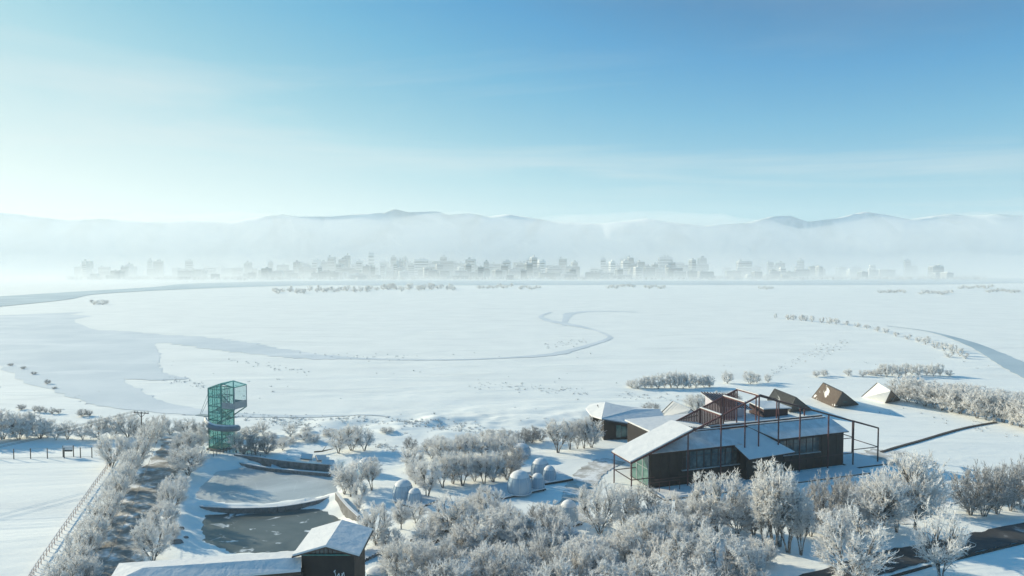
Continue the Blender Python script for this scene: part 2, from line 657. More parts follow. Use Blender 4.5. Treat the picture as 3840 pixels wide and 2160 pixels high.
def thing(name, label, cat, loc=(0, 0, 0), group=None):
    o = bpy.data.objects.new(name, None)
    o.empty_display_size = 0.5
    COL.objects.link(o)
    o.location = loc
    return tag(o, label, cat, group)


ONES = ['', 'first', 'second', 'third', 'fourth', 'fifth', 'sixth', 'seventh', 'eighth', 'ninth', 'tenth', 'eleventh', 'twelfth', 'thirteenth',
        'fourteenth', 'fifteenth', 'sixteenth', 'seventeenth', 'eighteenth', 'nineteenth']
TENS = {2: ('twentieth', 'twenty'), 3: ('thirtieth', 'thirty'), 4: ('fortieth', 'forty'), 5: ('fiftieth', 'fifty'), 6: ('sixtieth', 'sixty')}


def ordinal(n):
    if n < 20:
        return ONES[n]
    t, o = divmod(n, 10)
    return TENS[t][0] if o == 0 else TENS[t][1] + '-' + ONES[o]


# ------------------------------------------------------------------ ground
POND1 = [(745, 1843), (758, 1815), (790, 1788), (835, 1768), (909, 1754), (1017, 1756), (1130, 1764), (1250, 1773), (1262, 1812), (1259, 1848), (1178, 1868),
         (1070, 1881), (941, 1887), (850, 1885), (791, 1879), (753, 1868)]
POND2 = [(785, 1932), (860, 1927), (941, 1924), (1050, 1915), (1151, 1906), (1211, 1910), (1270, 1951), (1256, 1978), (1210, 2030), (1120, 2062), (1017, 2069), (900, 2072),
         (810, 2060), (770, 2030), (776, 2005), (764, 1985), (782, 1967), (774, 1950)]
WZ = -1.5
pond1 = [tuple(at(u, v, WZ)[:2]) for u, v in POND1]
pond2 = [tuple(at(u, v, WZ)[:2]) for u, v in POND2]


def ss(x):
    x = np.clip(x, 0, 1)
    return x * x * (3 - 2 * x)


ROAD_L = [(at(u, v).x, at(u, v).y) for u, v in ((672, 1672), (590, 1780), (500, 1950), (420, 2120), (340, 2300))]


def height(x, y):
    x = np.asarray(x, float)
    y = np.asarray(y, float)
    d = np.hypot(x, y)
    near = 1 - ss((d - 190) / 60)
    h = (fbm(x / 14, y / 14, 4) - 0.47) * 0.55 * near
    # the low scrubby bank between the terrace and the flood plain
    bank = np.exp(-((y - 165 - 0.10 * x) / 13) ** 2) * near
    h = h + bank * ((fbm(x / 9 + 40, y / 7, 4) - 0.35) * 3.0) * (1 - ss((x - 10) / 25)) * ss((x + 62) / 25)
    # flat yard round the main hall and road
    flat = ss((x - 15) / 10) * ss((y - 100) / 12) * (1 - ss((y - 165) / 20))
    h = h * (1 - 0.85 * flat)
    fl2 = 1 - ss((x + 55) / 10)
    h = h * (1 - 0.7 * fl2)
    h = h - SLOPE_K * np.clip(y - SLOPE_Y0, 0, SLOPE_Y1 - SLOPE_Y0)
    nb = near > 0.01
    if np.any(nb):
        d1 = np.full(x.shape, 99.0)
        box = (x > -75) & (x < 0) & (y > 70) & (y < 150)
        if np.any(box):
            wob = (fbm(x[box] / 3.2, y[box] / 2.2, 4) - 0.45) * 3.2
            d1[box] = np.minimum(poly_dist(x[box], y[box], pond1), poly_dist(x[box], y[box], pond2)) + wob
        m = ss(d1 / 4.5)
        h = np.where(d1 > 0, WZ + (h - WZ) * m, WZ - 0.5 * ss(-d1 / 1.5))
    return h


def hz(x, y):
    return float(height(np.array([x]), np.array([y]))[0])


def grow(a, b, step, far, k=1.12):
    xs = list(np.arange(a, b + 1e-6, step))
    s = step
    while xs[-1] < far:
        s *= k
        xs.append(min(xs[-1] + s, far))
    return xs


def make_ground():
    right = grow(0, 130, 1.0, 3950)
    left = [-x for x in grow(0, 110, 1.0, 3950)][1:]
    xs = np.array(left[::-1] + right)
    ys = np.array([-80, -40, 0, 30, 45, 55] + grow(62, 215, 0.9, 4200, 1.09))
    X, Y = np.meshgrid(xs, ys)
    Z = height(X, Y)
    V = np.stack([X, Y, Z], -1).reshape(-1, 3)
    nx, ny = len(xs), len(ys)
    i = np.arange(ny - 1)[:, None] * nx + np.arange(nx - 1)[None]
    F = np.stack([i, i + 1, i + nx + 1, i + nx], -1).reshape(-1, 4)
    o = link('ground', np_mesh('ground', V, F, 'snow', True))
    tag(o, kind='structure')


make_ground()


def flat_poly(name, poly, z, mat, expand=0.0):
    P = np.asarray(poly, float)
    if expand:
        c = P.mean(0)
        d = P - c
        P = P + d / np.linalg.norm(d, axis=1, keepdims=True) * expand
    b = MB()
    b.poly([(p[0], p[1], z) for p in P])
    return b.build(name, mat)


tag(flat_poly('pond', pond1, WZ, 'pond_ice', 1.6), kind='structure')
tag(flat_poly('pond', pond2, WZ + 0.004, 'pond_dark_ice', 1.6), kind='structure')


def ribbon(name, pts, mat, off=0.05, conform=True, kind='structure', jag=0.0, n=8, cross=1):
    """pts: (u, v, half width in m) or world tuples (x, y, hw)"""
    P = spline(pts, n)
    L = len(P)
    V, F = [], []
    for i, p in enumerate(P):
        a = P[max(0, i - 1)][:2]
        c = P[min(L - 1, i + 1)][:2]
        d = np.array(c) - np.array(a)
        d = d / (np.linalg.norm(d) + 1e-9)
        nrm = np.array([-d[1], d[0]])
        w = p[2]
        wl_, wr_ = w * (1 + jag * (random.random() - 0.5)), w * (1 + jag * (random.random() - 0.5))
        for k in range(cross + 1):
            t = k / cross
            q = np.array(p[:2]) + nrm * (wl_ * (1 - t) - wr_ * t)
            V.append((q[0], q[1], 0))
    V = np.array(V, float)
    if conform:
        V[:, 2] = height(V[:, 0], V[:, 1])
    V[:, 2] += off + np.repeat(np.arange(L) * 0.0005, cross + 1)
    for i in range(L - 1):
        for k in range(cross):
            a = i * (cross + 1) + k
            F.append((a, a + cross + 1, a + cross + 2, a + 1))
    o = link(name, np_mesh(name, V, F, mat, True))
    if kind:
        o['kind'] = kind
    return o


S = 3840 / 2576.0   # overview scale


def uvw(lst, half_px, sc=S):
    """overview pixels with half width in pixels (vertical) -> world with half width in metres"""
    out = []
    for i, (u, v) in enumerate(lst):
        h = half_px[i] if hasattr(half_px, '__len__') else half_px
        a = at(u * sc, v * sc)
        b1 = at(u * sc, (v - h) * sc)
        b2 = at(u * sc, (v + h) * sc)
        j, k = max(0, i - 1), min(len(lst) - 1, i + 1)
        p, q = at(lst[j][0] * sc, lst[j][1] * sc), at(lst[k][0] * sc, lst[k][1] * sc)
        dirv = (q - p).normalized()
        cosn = abs(dirv.x) + 0.15
        out.append((a.x, a.y, (b1 - b2).length / 2 * min(1, cosn)))
    return out


# far river round the town side of the plain, then the bend on the right
ribbon('river', uvw([(-420, 800), (-200, 777), (0, 756), (200, 738), (480, 723), (700, 714), (950, 711), (1250, 711), (1500, 711), (1800, 711), (2100, 711), (2300, 708), (2700, 704), (3000, 702)],
                    [16, 15, 14, 11, 9, 7.5, 6, 5.5, 5, 5, 4.5, 4, 3.5, 3]), 'river_ice', 0.35)
ribbon('river_bend', uvw([(2230, 820), (2330, 833), (2420, 857), (2490, 886), (2540, 912), (2600, 945), (2750, 1020), (2950, 1130)],
                         [0.8, 1.5, 2.8, 4.4, 6.4, 9, 14, 22]), 'river_ice', 0.12, jag=0.2)
# frozen channels of the flood plain
ribbon('frozen_channel', uvw([(-160, 800), (0, 855), (60, 880), (120, 905), (180, 945), (260, 985), (330, 1012), (430, 1030), (520, 1040), (640, 1046), (760, 1048), (900, 1046), (980, 1050)],
                             [20, 20, 17, 16, 17, 15, 12, 8, 5, 4, 2.5, 2, 1]), 'plain_ice', 0.06, jag=0.25)
ribbon('frozen_channel', uvw([(100, 850), (160, 840), (220, 850), (260, 880), (300, 915), (345, 940), (400, 950), (470, 953)],
                             [2, 8, 16, 17, 14, 10, 6, 1.5]), 'plain_ice', 0.07, jag=0.2)
ribbon('frozen_channel', uvw([(330, 842), (400, 848), (480, 856), (560, 868), (640, 880), (720, 890), (800, 898), (900, 902), (1020, 905), (1150, 905), (1280, 900), (1380, 893), (1450, 878),
                              (1510, 860), (1534, 848), (1500, 832), (1440, 818), (1385, 808), (1360, 796), (1385, 785)],
                             [1, 4, 7, 8, 7, 6, 5, 2, 1.4, 1.2, 1.4, 3, 2.2, 2, 2.5, 2, 3, 3, 2, 1]), 'plain_ice', 0.06, jag=0.5)
ribbon('frozen_channel', uvw([(1420, 820), (1425, 800), (1440, 788), (1500, 783), (1600, 785)], [2, 2.5, 2, 1, 0.6]), 'plain_ice', 0.06, jag=0.4)

# roads
ribbon('snowy_road', [(p[0], p[1], 3.3) for p in ((at(668, 1640).x, at(668, 1640).y),)] + [(p[0], p[1], 3.4) for p in ROAD_L], 'snowy_road', 0.09, jag=0.25, n=16, cross=5)
rp = [(at(u, v).x, at(u, v).y, 2.3) for u, v in ((4300, 1895), (3840, 1997), (3600, 2047), (3340, 2104), (3050, 2190), (2700, 2310))]
ribbon('asphalt_road', rp, 'asphalt', 0.09, jag=0.2, n=14, cross=5)
rp = [(at(u, v).x, at(u, v).y, 2.6) for u, v in ((2120, 1960), (2170, 1850), (2190, 1800), (2235, 1755), (2300, 1725))]
ribbon('yard_path', rp, 'gravel', 0.07, jag=0.3, n=10, cross=4)
b = [(at(u, v).x, at(u, v).y, w) for u, v, w in ((3225, 1745, 1), (3290, 1722, 4), (3360, 1712, 5), (3420, 1716, 3), (3500, 1740, 1))]
ribbon('bare_ground', b, 'gravel', 0.07, jag=0.5, n=10, cross=4)
b = [(at(u, v).x, at(u, v).y, w) for u, v, w in ((3200, 2000, 1), (3290, 1960, 2.2), (3380, 1935, 2.4), (3480, 1900, 2), (3560, 1880, 1))]
ribbon('bare_ground', b, 'gravel', 0.07, jag=0.5, n=10, cross=4)


# ------------------------------------------------------------------ mountains
def make_mountains():
    prof = [(-900, 805), (-500, 800), (-200, 796), (0, 796), (100, 808), (220, 824), (400, 820), (560, 834), (700, 826), (860, 834), (980, 812), (1060, 803), (1120, 812), (1250, 812), (1350, 802),
            (1440, 798), (1480, 783), (1530, 796), (1640, 792), (1680, 806), (1760, 799), (1830, 812), (1900, 803), (1990, 815), (2080, 832), (2250, 838), (2350, 828), (2420, 818), (2520, 834),
            (2640, 846), (2800, 835), (2890, 812), (2960, 808), (3030, 832), (3140, 818), (3240, 793), (3330, 806), (3410, 822), (3480, 812), (3560, 802), (3640, 810), (3740, 802), (3850, 810),
            (4100, 790), (4500, 800), (4900, 780)]
    us = np.linspace(-640, 4480, 420)
    vs = np.interp(us, [p[0] for p in prof], [p[1] for p in prof])
    rows = 26
    V = []
    base = 3480.0
    for j in range(rows):
        t = j / (rows - 1)
        for i, u in enumerate(us):
            dr = 3740.0 + 80 * math.sin(u * 0.004)
            top = at_d(u, vs[i], dr)
            if t <= 0.72:
                k = t / 0.72
                d = base + (dr - base) * k
                x = top.x * d / dr
                z = (top.z + 41.0) * k ** 1.25
                sp_ = (float(vnoise(np.array([u * 0.011 + 3 * k]), np.array([k * 2.2]))[0]) - 0.5)
                sp2 = (float(vnoise(np.array([u * 0.035]), np.array([k * 5.0 + 9]))[0]) - 0.5)
                z += (sp_ * 105 + sp2 * 36) * math.sin(k * math.pi) ** 0.8
            else:
                k = (t - 0.72) / 0.28
                d = dr + 300 * k
                x = top.x * d / dr
                z = (top.z + 41.0) * (1 - k) ** 1.2
            V.append((x, d, max(z, 0) - 41.0))
    n = len(us)
    i = np.arange(rows - 1)[:, None] * n + np.arange(n - 1)[None]
    F = np.stack([i, i + 1, i + n + 1, i + n], -1).reshape(-1, 4)
    o = link('hills', np_mesh('hills', V, F, 'mountain', True))
    tag(o, kind='structure')


make_mountains()
# ------------------------------------------------------------------ frosted trees
def cones(P, D, L, R, sides=3):
    """many thin spikes at once: base points P, unit directions D, lengths L, base radii R"""
    n = len(P)
    up = np.where(np.abs(D[:, 2:3]) < 0.9, np.array([[0, 0, 1.0]]), np.array([[0, 1.0, 0]]))
    a = np.cross(D, up)
    a /= np.linalg.norm(a, axis=1, keepdims=True)
    b = np.cross(a, D)
    V = np.zeros((n, sides + 1, 3))
    for k in range(sides):
        an = 2 * math.pi * k / sides
        V[:, k] = P + (a * math.cos(an) + b * math.sin(an)) * R[:, None]
    V[:, sides] = P + D * L[:, None]
    s = np.arange(n)[:, None] * (sides + 1)
    F = np.concatenate([np.concatenate([s + k, s + (k + 1) % sides, s + sides], 1) for k in range(sides)], 0)
    return V.reshape(-1, 3), F


def segs(A, B, RA, RB, sides=3):
    """many tapered segments"""
    n = len(A)
    D = B - A
    D /= np.linalg.norm(D, axis=1, keepdims=True) + 1e-9
    up = np.where(np.abs(D[:, 2:3]) < 0.9, np.array([[0, 0, 1.0]]), np.array([[0, 1.0, 0]]))
    a = np.cross(D, up)
    a /= np.linalg.norm(a, axis=1, keepdims=True)
    b = np.cross(a, D)
    V = np.zeros((n, 2 * sides, 3))
    for k in range(sides):
        an = 2 * math.pi * k / sides
        o = (a * math.cos(an) + b * math.sin(an))
        V[:, k] = A + o * RA[:, None]
        V[:, sides + k] = B + o * RB[:, None]
    s = np.arange(n)[:, None] * (2 * sides)
    F = []
    for k in range(sides):
        j = (k + 1) % sides
        F.append(np.concatenate([s + k, s + j, s + sides + j], 1))
        F.append(np.concatenate([s + k, s + sides + j, s + sides + k], 1))
    return V.reshape(-1, 3), np.concatenate(F, 0)


def unit(v):
    return v / (np.linalg.norm(v, axis=-1, keepdims=True) + 1e-9)


def make_tree(kind, seed, H, W, zlow, stems, fork, clumps, subs, twigs, tw_len, tw_r, lean=0.0, upb=0.35, mat='frost', bark_r=0.16, sub_len=1.1):
    r = np.random.default_rng(seed)
    # stems from the ground
    lim_A, lim_B, lim_ra, lim_rb = [], [], [], []
    stem_paths = []
    for s in range(stems):
        an = 2 * math.pi * (s + r.uniform(-0.3, 0.3)) / stems
        r0 = (0.10 + 0.12 * r.random()) * (stems > 1) * min(1.0, stems / 3)
        p0 = np.array([math.cos(an) * r0, math.sin(an) * r0, -0.15])
        out = (0.10 + 0.22 * r.random()) * W if stems > 1 else 0.06 * W * r.random()
        p2 = np.array([math.cos(an) * out + lean * H * 0.5, math.sin(an) * out, H * fork * r.uniform(0.85, 1.15)])
        p1 = np.array([p0[0] + (p2[0] - p0[0]) * 0.35, p0[1] + (p2[1] - p0[1]) * 0.35, p2[2] * 0.6])
        p3 = p2 + np.array([math.cos(an) * W * 0.10, math.sin(an) * W * 0.10, H * 0.22])
        pts = [p0]
        for k in range(1, 6):
            t = k / 5
            q = (1 - t) ** 2 * p0 + 2 * t * (1 - t) * p1 + t * t * p2
            pts.append(q + r.normal(0, 0.035, 3) * H * 0.12)
        pts.append(p3)
        rad = np.linspace(1, 0.28, len(pts)) * bark_r * r.uniform(0.75, 1.15) / (stems ** 0.25)
        for k in range(len(pts) - 1):
            lim_A.append(pts[k]); lim_B.append(pts[k + 1]); lim_ra.append(rad[k]); lim_rb.append(rad[k + 1])
        stem_paths.append(np.array(pts))
    # clump centres through a dome-shaped crown volume
    C0 = np.array([lean * H * 0.6, 0, zlow * H + (H - zlow * H) * 0.42])
    rz_up, rz_dn = H - C0[2] - 0.25 * sub_len, C0[2] - zlow * H
    u = unit(r.normal(0, 1, (clumps, 3)))
    rad = r.uniform(0.35, 1, clumps) ** 0.36
    lump = 0.84 + 0.30 * vnoise(u[:, 0] * 2.2 + seed * 7.3 + 50, u[:, 1] * 2.2 + u[:, 2] * 1.7 + 50)
    sc = np.stack([np.full(clumps, W / 2 - 0.3 * sub_len), np.full(clumps, W / 2 - 0.3 * sub_len), np.where(u[:, 2] > 0, rz_up, rz_dn)], 1)
    C = C0 + u * sc * (rad * lump)[:, None]
    A2, B2, ra2, rb2 = [], [], [], []
    SA, SD = [], []
    for c in C:
        # nearest stem by angle, leave it lower than the clump
        best, bd = None, 1e9
        for sp_ in stem_paths:
            dd = np.linalg.norm(sp_[-2][:2] - c[:2])
            if dd < bd:
                bd, best = dd, sp_
        zt = min(c[2] - 0.12 * H, best[-1][2]) * r.uniform(0.55, 0.95)
        zt = max(zt, 0.12 * H)
        k = int(np.argmin(np.abs(best[:, 2] - zt)))
        a = best[k]
        m = a + (c - a) * 0.5 + np.array([0, 0, 0.10 * H]) * r.uniform(-0.1, 0.8)
        pts = [a]
        for t in (0.3, 0.55, 0.8, 1.0):
            pts.append((1 - t) ** 2 * a + 2 * t * (1 - t) * m + t * t * c + r.normal(0, 0.06, 3))
        rr = np.linspace(1, 0.3, 5) * bark_r * 0.28
        for j in range(4):
            lst = (lim_A, lim_B, lim_ra, lim_rb) if j < 2 else (A2, B2, ra2, rb2)
            lst[0].append(pts[j]); lst[1].append(pts[j + 1]); lst[2].append(rr[j]); lst[3].append(rr[j + 1])
        ns = max(2, int(subs * r.uniform(0.7, 1.3)))
        t = r.uniform(0.35, 1.0, ns)
        base = (1 - t)[:, None] ** 2 * a + (2 * t * (1 - t))[:, None] * m + (t * t)[:, None] * c
        outd = unit(c - (C0 - np.array([0, 0, 0.25 * H])))
        d = unit(outd * 0.75 + np.array([0, 0, upb]) + r.normal(0, 0.55, (ns, 3)))
        SA.append(base); SD.append(d)
    SA, SD = np.concatenate(SA), np.concatenate(SD)
    ns = len(SA)
    SL = sub_len * r.uniform(0.55, 1.25, ns)
    SB = SA + SD * SL[:, None]
    Vs, Fs = [], []
    off = 0

    def add(VF):
        nonlocal off
        Vs.append(VF[0]); Fs.append(VF[1] + off)
        off += len(VF[0])
    add(segs(np.array(A2), np.array(B2), np.array(ra2), np.array(rb2)))
    add(segs(SA, SB, np.full(ns, tw_r * 1.1), np.full(ns, tw_r * 0.5)))
    nt = ns * twigs
    idx = np.repeat(np.arange(ns), twigs)
    t = r.uniform(0.1, 1.05, nt)
    P = SA[idx] + SD[idx] * (SL[idx] * t)[:, None]
    D = unit(SD[idx] * 0.8 + np.array([0, 0, upb * 0.6]) + r.normal(0, 0.62, (nt, 3)))
    add(cones(P, D, tw_len * r.uniform(0.5, 1.3, nt), tw_r * r.uniform(0.6, 1.2, nt)))
    V, F = np.concatenate(Vs), np.concatenate(Fs)
    crown = np_mesh('crown', V, F, mat)
    TV, TF = segs(np.array(lim_A), np.array(lim_B), np.array(lim_ra), np.array(lim_rb), 5)
    trunk = np_mesh('trunk', TV, TF, 'bark', True)
    return dict(kind=kind, H=H, W=W, crown=crown, trunk=trunk)


PROTO = {}


def protos():
    P = PROTO
    P['willow'] = [make_tree('willow', 11 + i, 9, 7.8, 0.13, 5, 0.40, 120, 9, 8, 0.36, 0.034, mat='frost', bark_r=0.15, sub_len=0.85) for i in range(4)]
    P['tall'] = [make_tree('tall', 31 + i, 12, 6.0, 0.33, 3, 0.5, 115, 9, 8, 0.36, 0.034, bark_r=0.17, sub_len=0.85) for i in range(3)]
    P['round'] = [make_tree('round', 41 + i, 8, 7.4, 0.25, 1, 0.34, 115, 9, 8, 0.36, 0.034, bark_r=0.26, sub_len=0.85) for i in range(2)]
    P['shrub'] = [make_tree('shrub', 51 + i, 5, 6.0, 0.02, 6, 0.30, 115, 9, 8, 0.32, 0.031, upb=0.45, bark_r=0.09, sub_len=0.75) for i in range(4)]
    P['grey'] = [make_tree('grey', 61 + i, 7, 6.8, 0.11, 5, 0.42, 90, 8, 8, 0.38, 0.029, mat='frost_grey', bark_r=0.14, sub_len=0.85) for i in range(3)]
    P['thin'] = [make_tree('thin', 71 + i, 7, 5.4, 0.20, 3, 0.45, 56, 8, 8, 0.38, 0.030, bark_r=0.13, sub_len=0.9) for i in range(3)]
    P['mid'] = [make_tree('mid', 81 + i, 7, 6.4, 0.09, 4, 0.40, 60, 7, 7, 0.55, 0.052, sub_len=1.0, bark_r=0.14) for i in range(3)]
    P['far'] = [make_tree('far', 91 + i, 6, 6.4, 0.06, 3, 0.4, 26, 6, 5, 0.8, 0.10, sub_len=1.2, mat='frost') for i in range(3)]


protos()
_count = {}


def put_tree(kind, u, v, top, wpx, label, cat='tree', group=None, name=None, d=None):
    """trunk foot at (u, v), crown top at height row top, crown wpx wide, all in photograph pixels"""
    p = at(u, v)
    p.z = hz(p.x, p.y)
    if abs(p.z) > 0.3:
        p2 = at(u, v, p.z)
        p = Vector((p2.x, p2.y, hz(p2.x, p2.y)))
    Hm = (v - top) * p.y / FPX * 1.05
    Wm = wpx * p.y / FPX
    k = _count.get(kind, 0)
    _count[kind] = k + 1
    pr = PROTO[kind][k % len(PROTO[kind])]
    nm = name or {'shrub': 'frosted_shrub', 'grey': 'bare_tree'}.get(kind, 'frosted_tree')
    o = thing(nm, label, cat, p, group)
    o.rotation_euler = (0, 0, random.uniform(0, 6.28))
    sx = Wm / pr['W'] * 1.2
    o.scale = (sx, sx * random.uniform(0.9, 1.08), Hm / pr['H'])
    link('trunk', pr['trunk'], o)
    link('crown', pr['crown'], o)
    return o


def tree_set(rows, phrase, group, cat='tree', order='u', fmt='{p}, {o} from the left'):
    """rows: (kind, u, v, top, width); each label counts its place along the row"""
    key = (lambda r: r[1]) if order == 'u' else (lambda r: r[2])
    for i, (kind, u, v, top, w) in enumerate(sorted(rows, key=key)):
        put_tree(kind, u, v, top, w, fmt.format(p=phrase, o=ordinal(i + 1)), cat, group)


# -- along the snowy road (counted from the tower end)
fm = '{p}, {o} counted from the tower end'
tree_set([('willow', 556, 1690, 1588, 79), ('willow', 586, 1662, 1575, 75), ('willow', 515, 1750, 1630, 96), ('willow', 488, 1795, 1680, 88), ('shrub', 458, 1845, 1735, 96), ('willow', 432, 1890, 1775, 100),
          ('shrub', 405, 1945, 1835, 105), ('willow', 375, 1990, 1870, 109), ('shrub', 345, 2060, 1930, 117), ('willow', 315, 2105, 1975, 117), ('shrub', 280, 2170, 2035, 134), ('willow', 242, 2230, 2080, 134), ('shrub', 325, 2200, 2080, 100)],
         'rime-white bushy tree on the left side of the road', 'frosted trees left of the road', order='v', fmt=fm)
tree_set([('willow', 688, 1712, 1620, 95), ('willow', 735, 1700, 1600, 90), ('willow', 705, 1790, 1672, 135), ('willow', 668, 1765, 1690, 70), ('shrub', 655, 1860, 1780, 105), ('willow', 640, 1925, 1800, 105),
          ('shrub', 612, 1985, 1880, 105), ('willow', 575, 2105, 1935, 150), ('shrub', 645, 2035, 1950, 60)],
         'rime-white bushy tree on the right side of the road', 'frosted trees right of the road', order='v', fmt=fm)
tree_set([('willow', 590, 1625, 1555, 80), ('willow', 640, 1630, 1568, 70), ('grey', 760, 1640, 1580, 70), ('willow', 700, 1635, 1570, 80), ('willow', 480, 1640, 1545, 85), ('grey', 520, 1655, 1580, 60)],
         'frosted tree in the clump behind the road end and pole', 'trees behind the road end')
# -- far edge of the left field
tree_set([('mid', 12, 1648, 1535, 110), ('mid', 70, 1648, 1550, 95), ('mid', 100, 1640, 1545, 80), ('mid', 150, 1645, 1562, 95), ('thin', 252, 1648, 1575, 85), ('mid', 370, 1648, 1565, 95), ('mid', 430, 1640, 1555, 80),
          ('mid', -40, 1650, 1540, 120), ('mid', -130, 1655, 1540, 120), ('thin', 210, 1650, 1590, 50), ('thin', 310, 1648, 1588, 60), ('mid', 178, 1640, 1570, 60)],
         'hazy frosted tree at the far edge of the left field', 'trees behind the left field')
put_tree('willow', 418, 1752, 1617, 105, 'lone frosted tree standing at the right corner of the left field')
tree_set([('grey', 80, 1536, 1516, 34), ('grey', 130, 1545, 1521, 18), ('grey', 150, 1547, 1522, 26), ('grey', 172, 1548, 1530, 14), ('grey', 196, 1552, 1530, 24), ('grey', 220, 1551, 1532, 18), ('grey', 310, 1560, 1533, 40), ('grey', 335, 1560, 1538, 26)],
         'small dark shrub on the plain behind the left trees', 'dark shrubs on the plain', 'shrub')
tree_set([('grey', 40, 1372, 1362, 20), ('grey', 88, 1383, 1373, 18), ('grey', 128, 1404, 1393, 20), ('grey', 178, 1440, 1422, 22), ('grey', 205, 1458, 1450, 18)],
         'tiny dark shrub on the bank of the left frozen channel', 'shrubs on the channel bank', 'shrub')
# -- beside the tower and the terraces
tree_set([('grey', 915, 1705, 1632, 75), ('grey', 960, 1702, 1628, 80), ('grey', 1000, 1704, 1640, 70), ('thin', 885, 1695, 1620, 60), ('thin', 1060, 1690, 1650, 60)],
         'dark bare thicket tree right of the glass tower', 'thicket right of the tower')
tree_set([('shrub', 1010, 1655, 1620, 60), ('thin', 1090, 1640, 1590, 60), ('shrub', 1075, 1668, 1640, 60), ('thin', 1140, 1650, 1615, 70), ('shrub', 1180, 1662, 1630, 50), ('shrub', 1240, 1640, 1612, 60), ('thin', 1320, 1690, 1590, 110), ('thin', 1270, 1700, 1610, 90),
          ('thin', 1365, 1690, 1600, 90), ('shrub', 940, 1640, 1600, 80), ('thin', 985, 1630, 1575, 50), ('shrub', 1450, 1620, 1600, 50), ('shrub', 1150, 1620, 1600, 40), ('shrub', 1300, 1625, 1607, 50), ('shrub', 870, 1650, 1605, 60)],
         'pale frosted scrub on the low bank behind the ponds', 'scrub on the bank behind the ponds', 'shrub')
# -- dome garden
tree_set([('thin', 1290, 1850, 1735, 95), ('thin', 1315, 1862, 1745, 80), ('tall', 1395, 1838, 1712, 80), ('thin', 1350, 1828, 1715, 90), ('thin', 1350, 1880, 1800, 70), ('thin', 1275, 1800, 1725, 70), ('thin', 1345, 1915, 1850, 40)],
         'slender frosted tree on the right bank of the ponds', 'slender trees by the pond bank')
tree_set([('thin', 1560, 1960, 1880, 90), ('shrub', 1620, 2010, 1935, 110), ('willow', 1740, 1985, 1880, 110), ('shrub', 1470, 2060, 1985, 100), ('willow', 1410, 2045, 1878, 130), ('willow', 1345, 2075, 1975, 70), ('round', 1505, 1982, 1872, 90), ('willow', 1690, 2005, 1848, 165), ('willow', 1830, 1945, 1824, 125), ('tall', 1603, 1868, 1728, 100), ('willow', 1775, 1930, 1850, 80)],
         'frosted tree in front of the bubble domes', 'trees in front of the domes')
tree_set([('willow', 1545, 1760, 1668, 95), ('willow', 1560, 1815, 1720, 85), ('tall', 1660, 1830, 1705, 90), ('willow', 1700, 1815, 1695, 105), ('tall', 1735, 1822, 1690, 95), ('willow', 1780, 1806, 1700, 100), ('tall', 1815, 1815, 1700, 90), ('willow', 1850, 1808, 1690, 105),
          ('grey', 1900, 1800, 1690, 95), ('grey', 1930, 1770, 1668, 90), ('willow', 1620, 1720, 1645, 90), ('willow', 1665, 1735, 1640, 90), ('willow', 1710, 1715, 1635, 95), ('willow', 1760, 1715, 1630, 100), ('willow', 1810, 1710, 1628, 85), ('willow', 1880, 1712, 1640, 95),
          ('willow', 1930, 1705, 1635, 80), ('shrub', 1640, 1680, 1635, 90), ('grey', 1540, 1690, 1640, 55), ('shrub', 1745, 1680, 1625, 90), ('shrub', 1850, 1672, 1620, 80)],
         'frosted tree in the dense grove between the domes', 'grove between the domes')
tree_set([('grey', 1965, 1665, 1608, 70), ('grey', 1995, 1662, 1598, 65), ('grey', 2025, 1655, 1605, 60), ('shrub', 1900, 1655, 1610, 70), ('shrub', 1830, 1650, 1612, 60)],
         'low dark frosted bush behind the dome grove', 'bushes behind the dome grove', 'shrub')
tree_set([('tall', 2093, 1698, 1562, 100), ('tall', 2138, 1688, 1580, 65), ('tall', 2190, 1684, 1570, 75), ('willow', 2218, 1680, 1565, 95), ('thin', 2165, 1686, 1590, 50)],
         'frosted tree left of the small dark building', 'trees left of the small dark building')
# -- foreground right
tree_set([('willow', 2470, 2000, 1875, 120), ('willow', 2630, 2000, 1860, 130), ('willow', 2765, 2010, 1850, 130), ('willow', 2250, 1998, 1800, 175), ('willow', 2335, 1975, 1808, 120), ('grey', 2410, 1962, 1815, 130), ('thin', 2520, 1950, 1838, 75), ('willow', 2690, 1995, 1760, 205), ('grey', 2825, 2005, 1850, 130), ('willow', 2590, 1975, 1870, 110)],
         'frosted tree in front of the main hall', 'trees in front of the main hall')
tree_set([('tall', 2925, 2050, 1760, 120), ('tall', 2900, 2064, 1722, 190), ('tall', 2955, 2072, 1780, 140), ('tall', 3003, 2080, 1850, 100), ('tall', 2862, 2050, 1790, 110)],
         'tall bare-trunked frosted tree in the stand beside the hall', 'tall stand beside the hall')
tree_set([('willow', 3230, 2000, 1820, 130), ('willow', 3040, 2010, 1880, 110), ('willow', 3140, 2030, 1890, 110), ('grey', 3105, 1995, 1775, 150), ('grey', 3060, 1985, 1800, 110), ('round', 3298, 2022, 1758, 210), ('tall', 3362, 1998, 1800, 90), ('round', 3432, 1995, 1690, 215), ('grey', 3185, 1960, 1780, 110), ('willow', 3490, 1930, 1760, 120)],
         'frosted tree right of the hall corner', 'trees right of the hall corner')
tree_set([('grey', 3640, 1932, 1755, 130), ('grey', 3690, 1936, 1738, 150), ('grey', 3740, 1928, 1745, 110), ('grey', 3790, 1916, 1725, 120), ('grey', 3832, 1908, 1715, 110), ('grey', 3900, 1910, 1720, 140)],
         'dark bushy frosted tree at the right edge', 'dark trees at the right edge')
put_tree('willow', 3190, 2205, 1905, 290, 'broad frosted tree at the bottom right between the road and the stand')
put_tree('thin', 3526, 2172, 1885, 185, 'small open frosted tree standing beside the dark road')
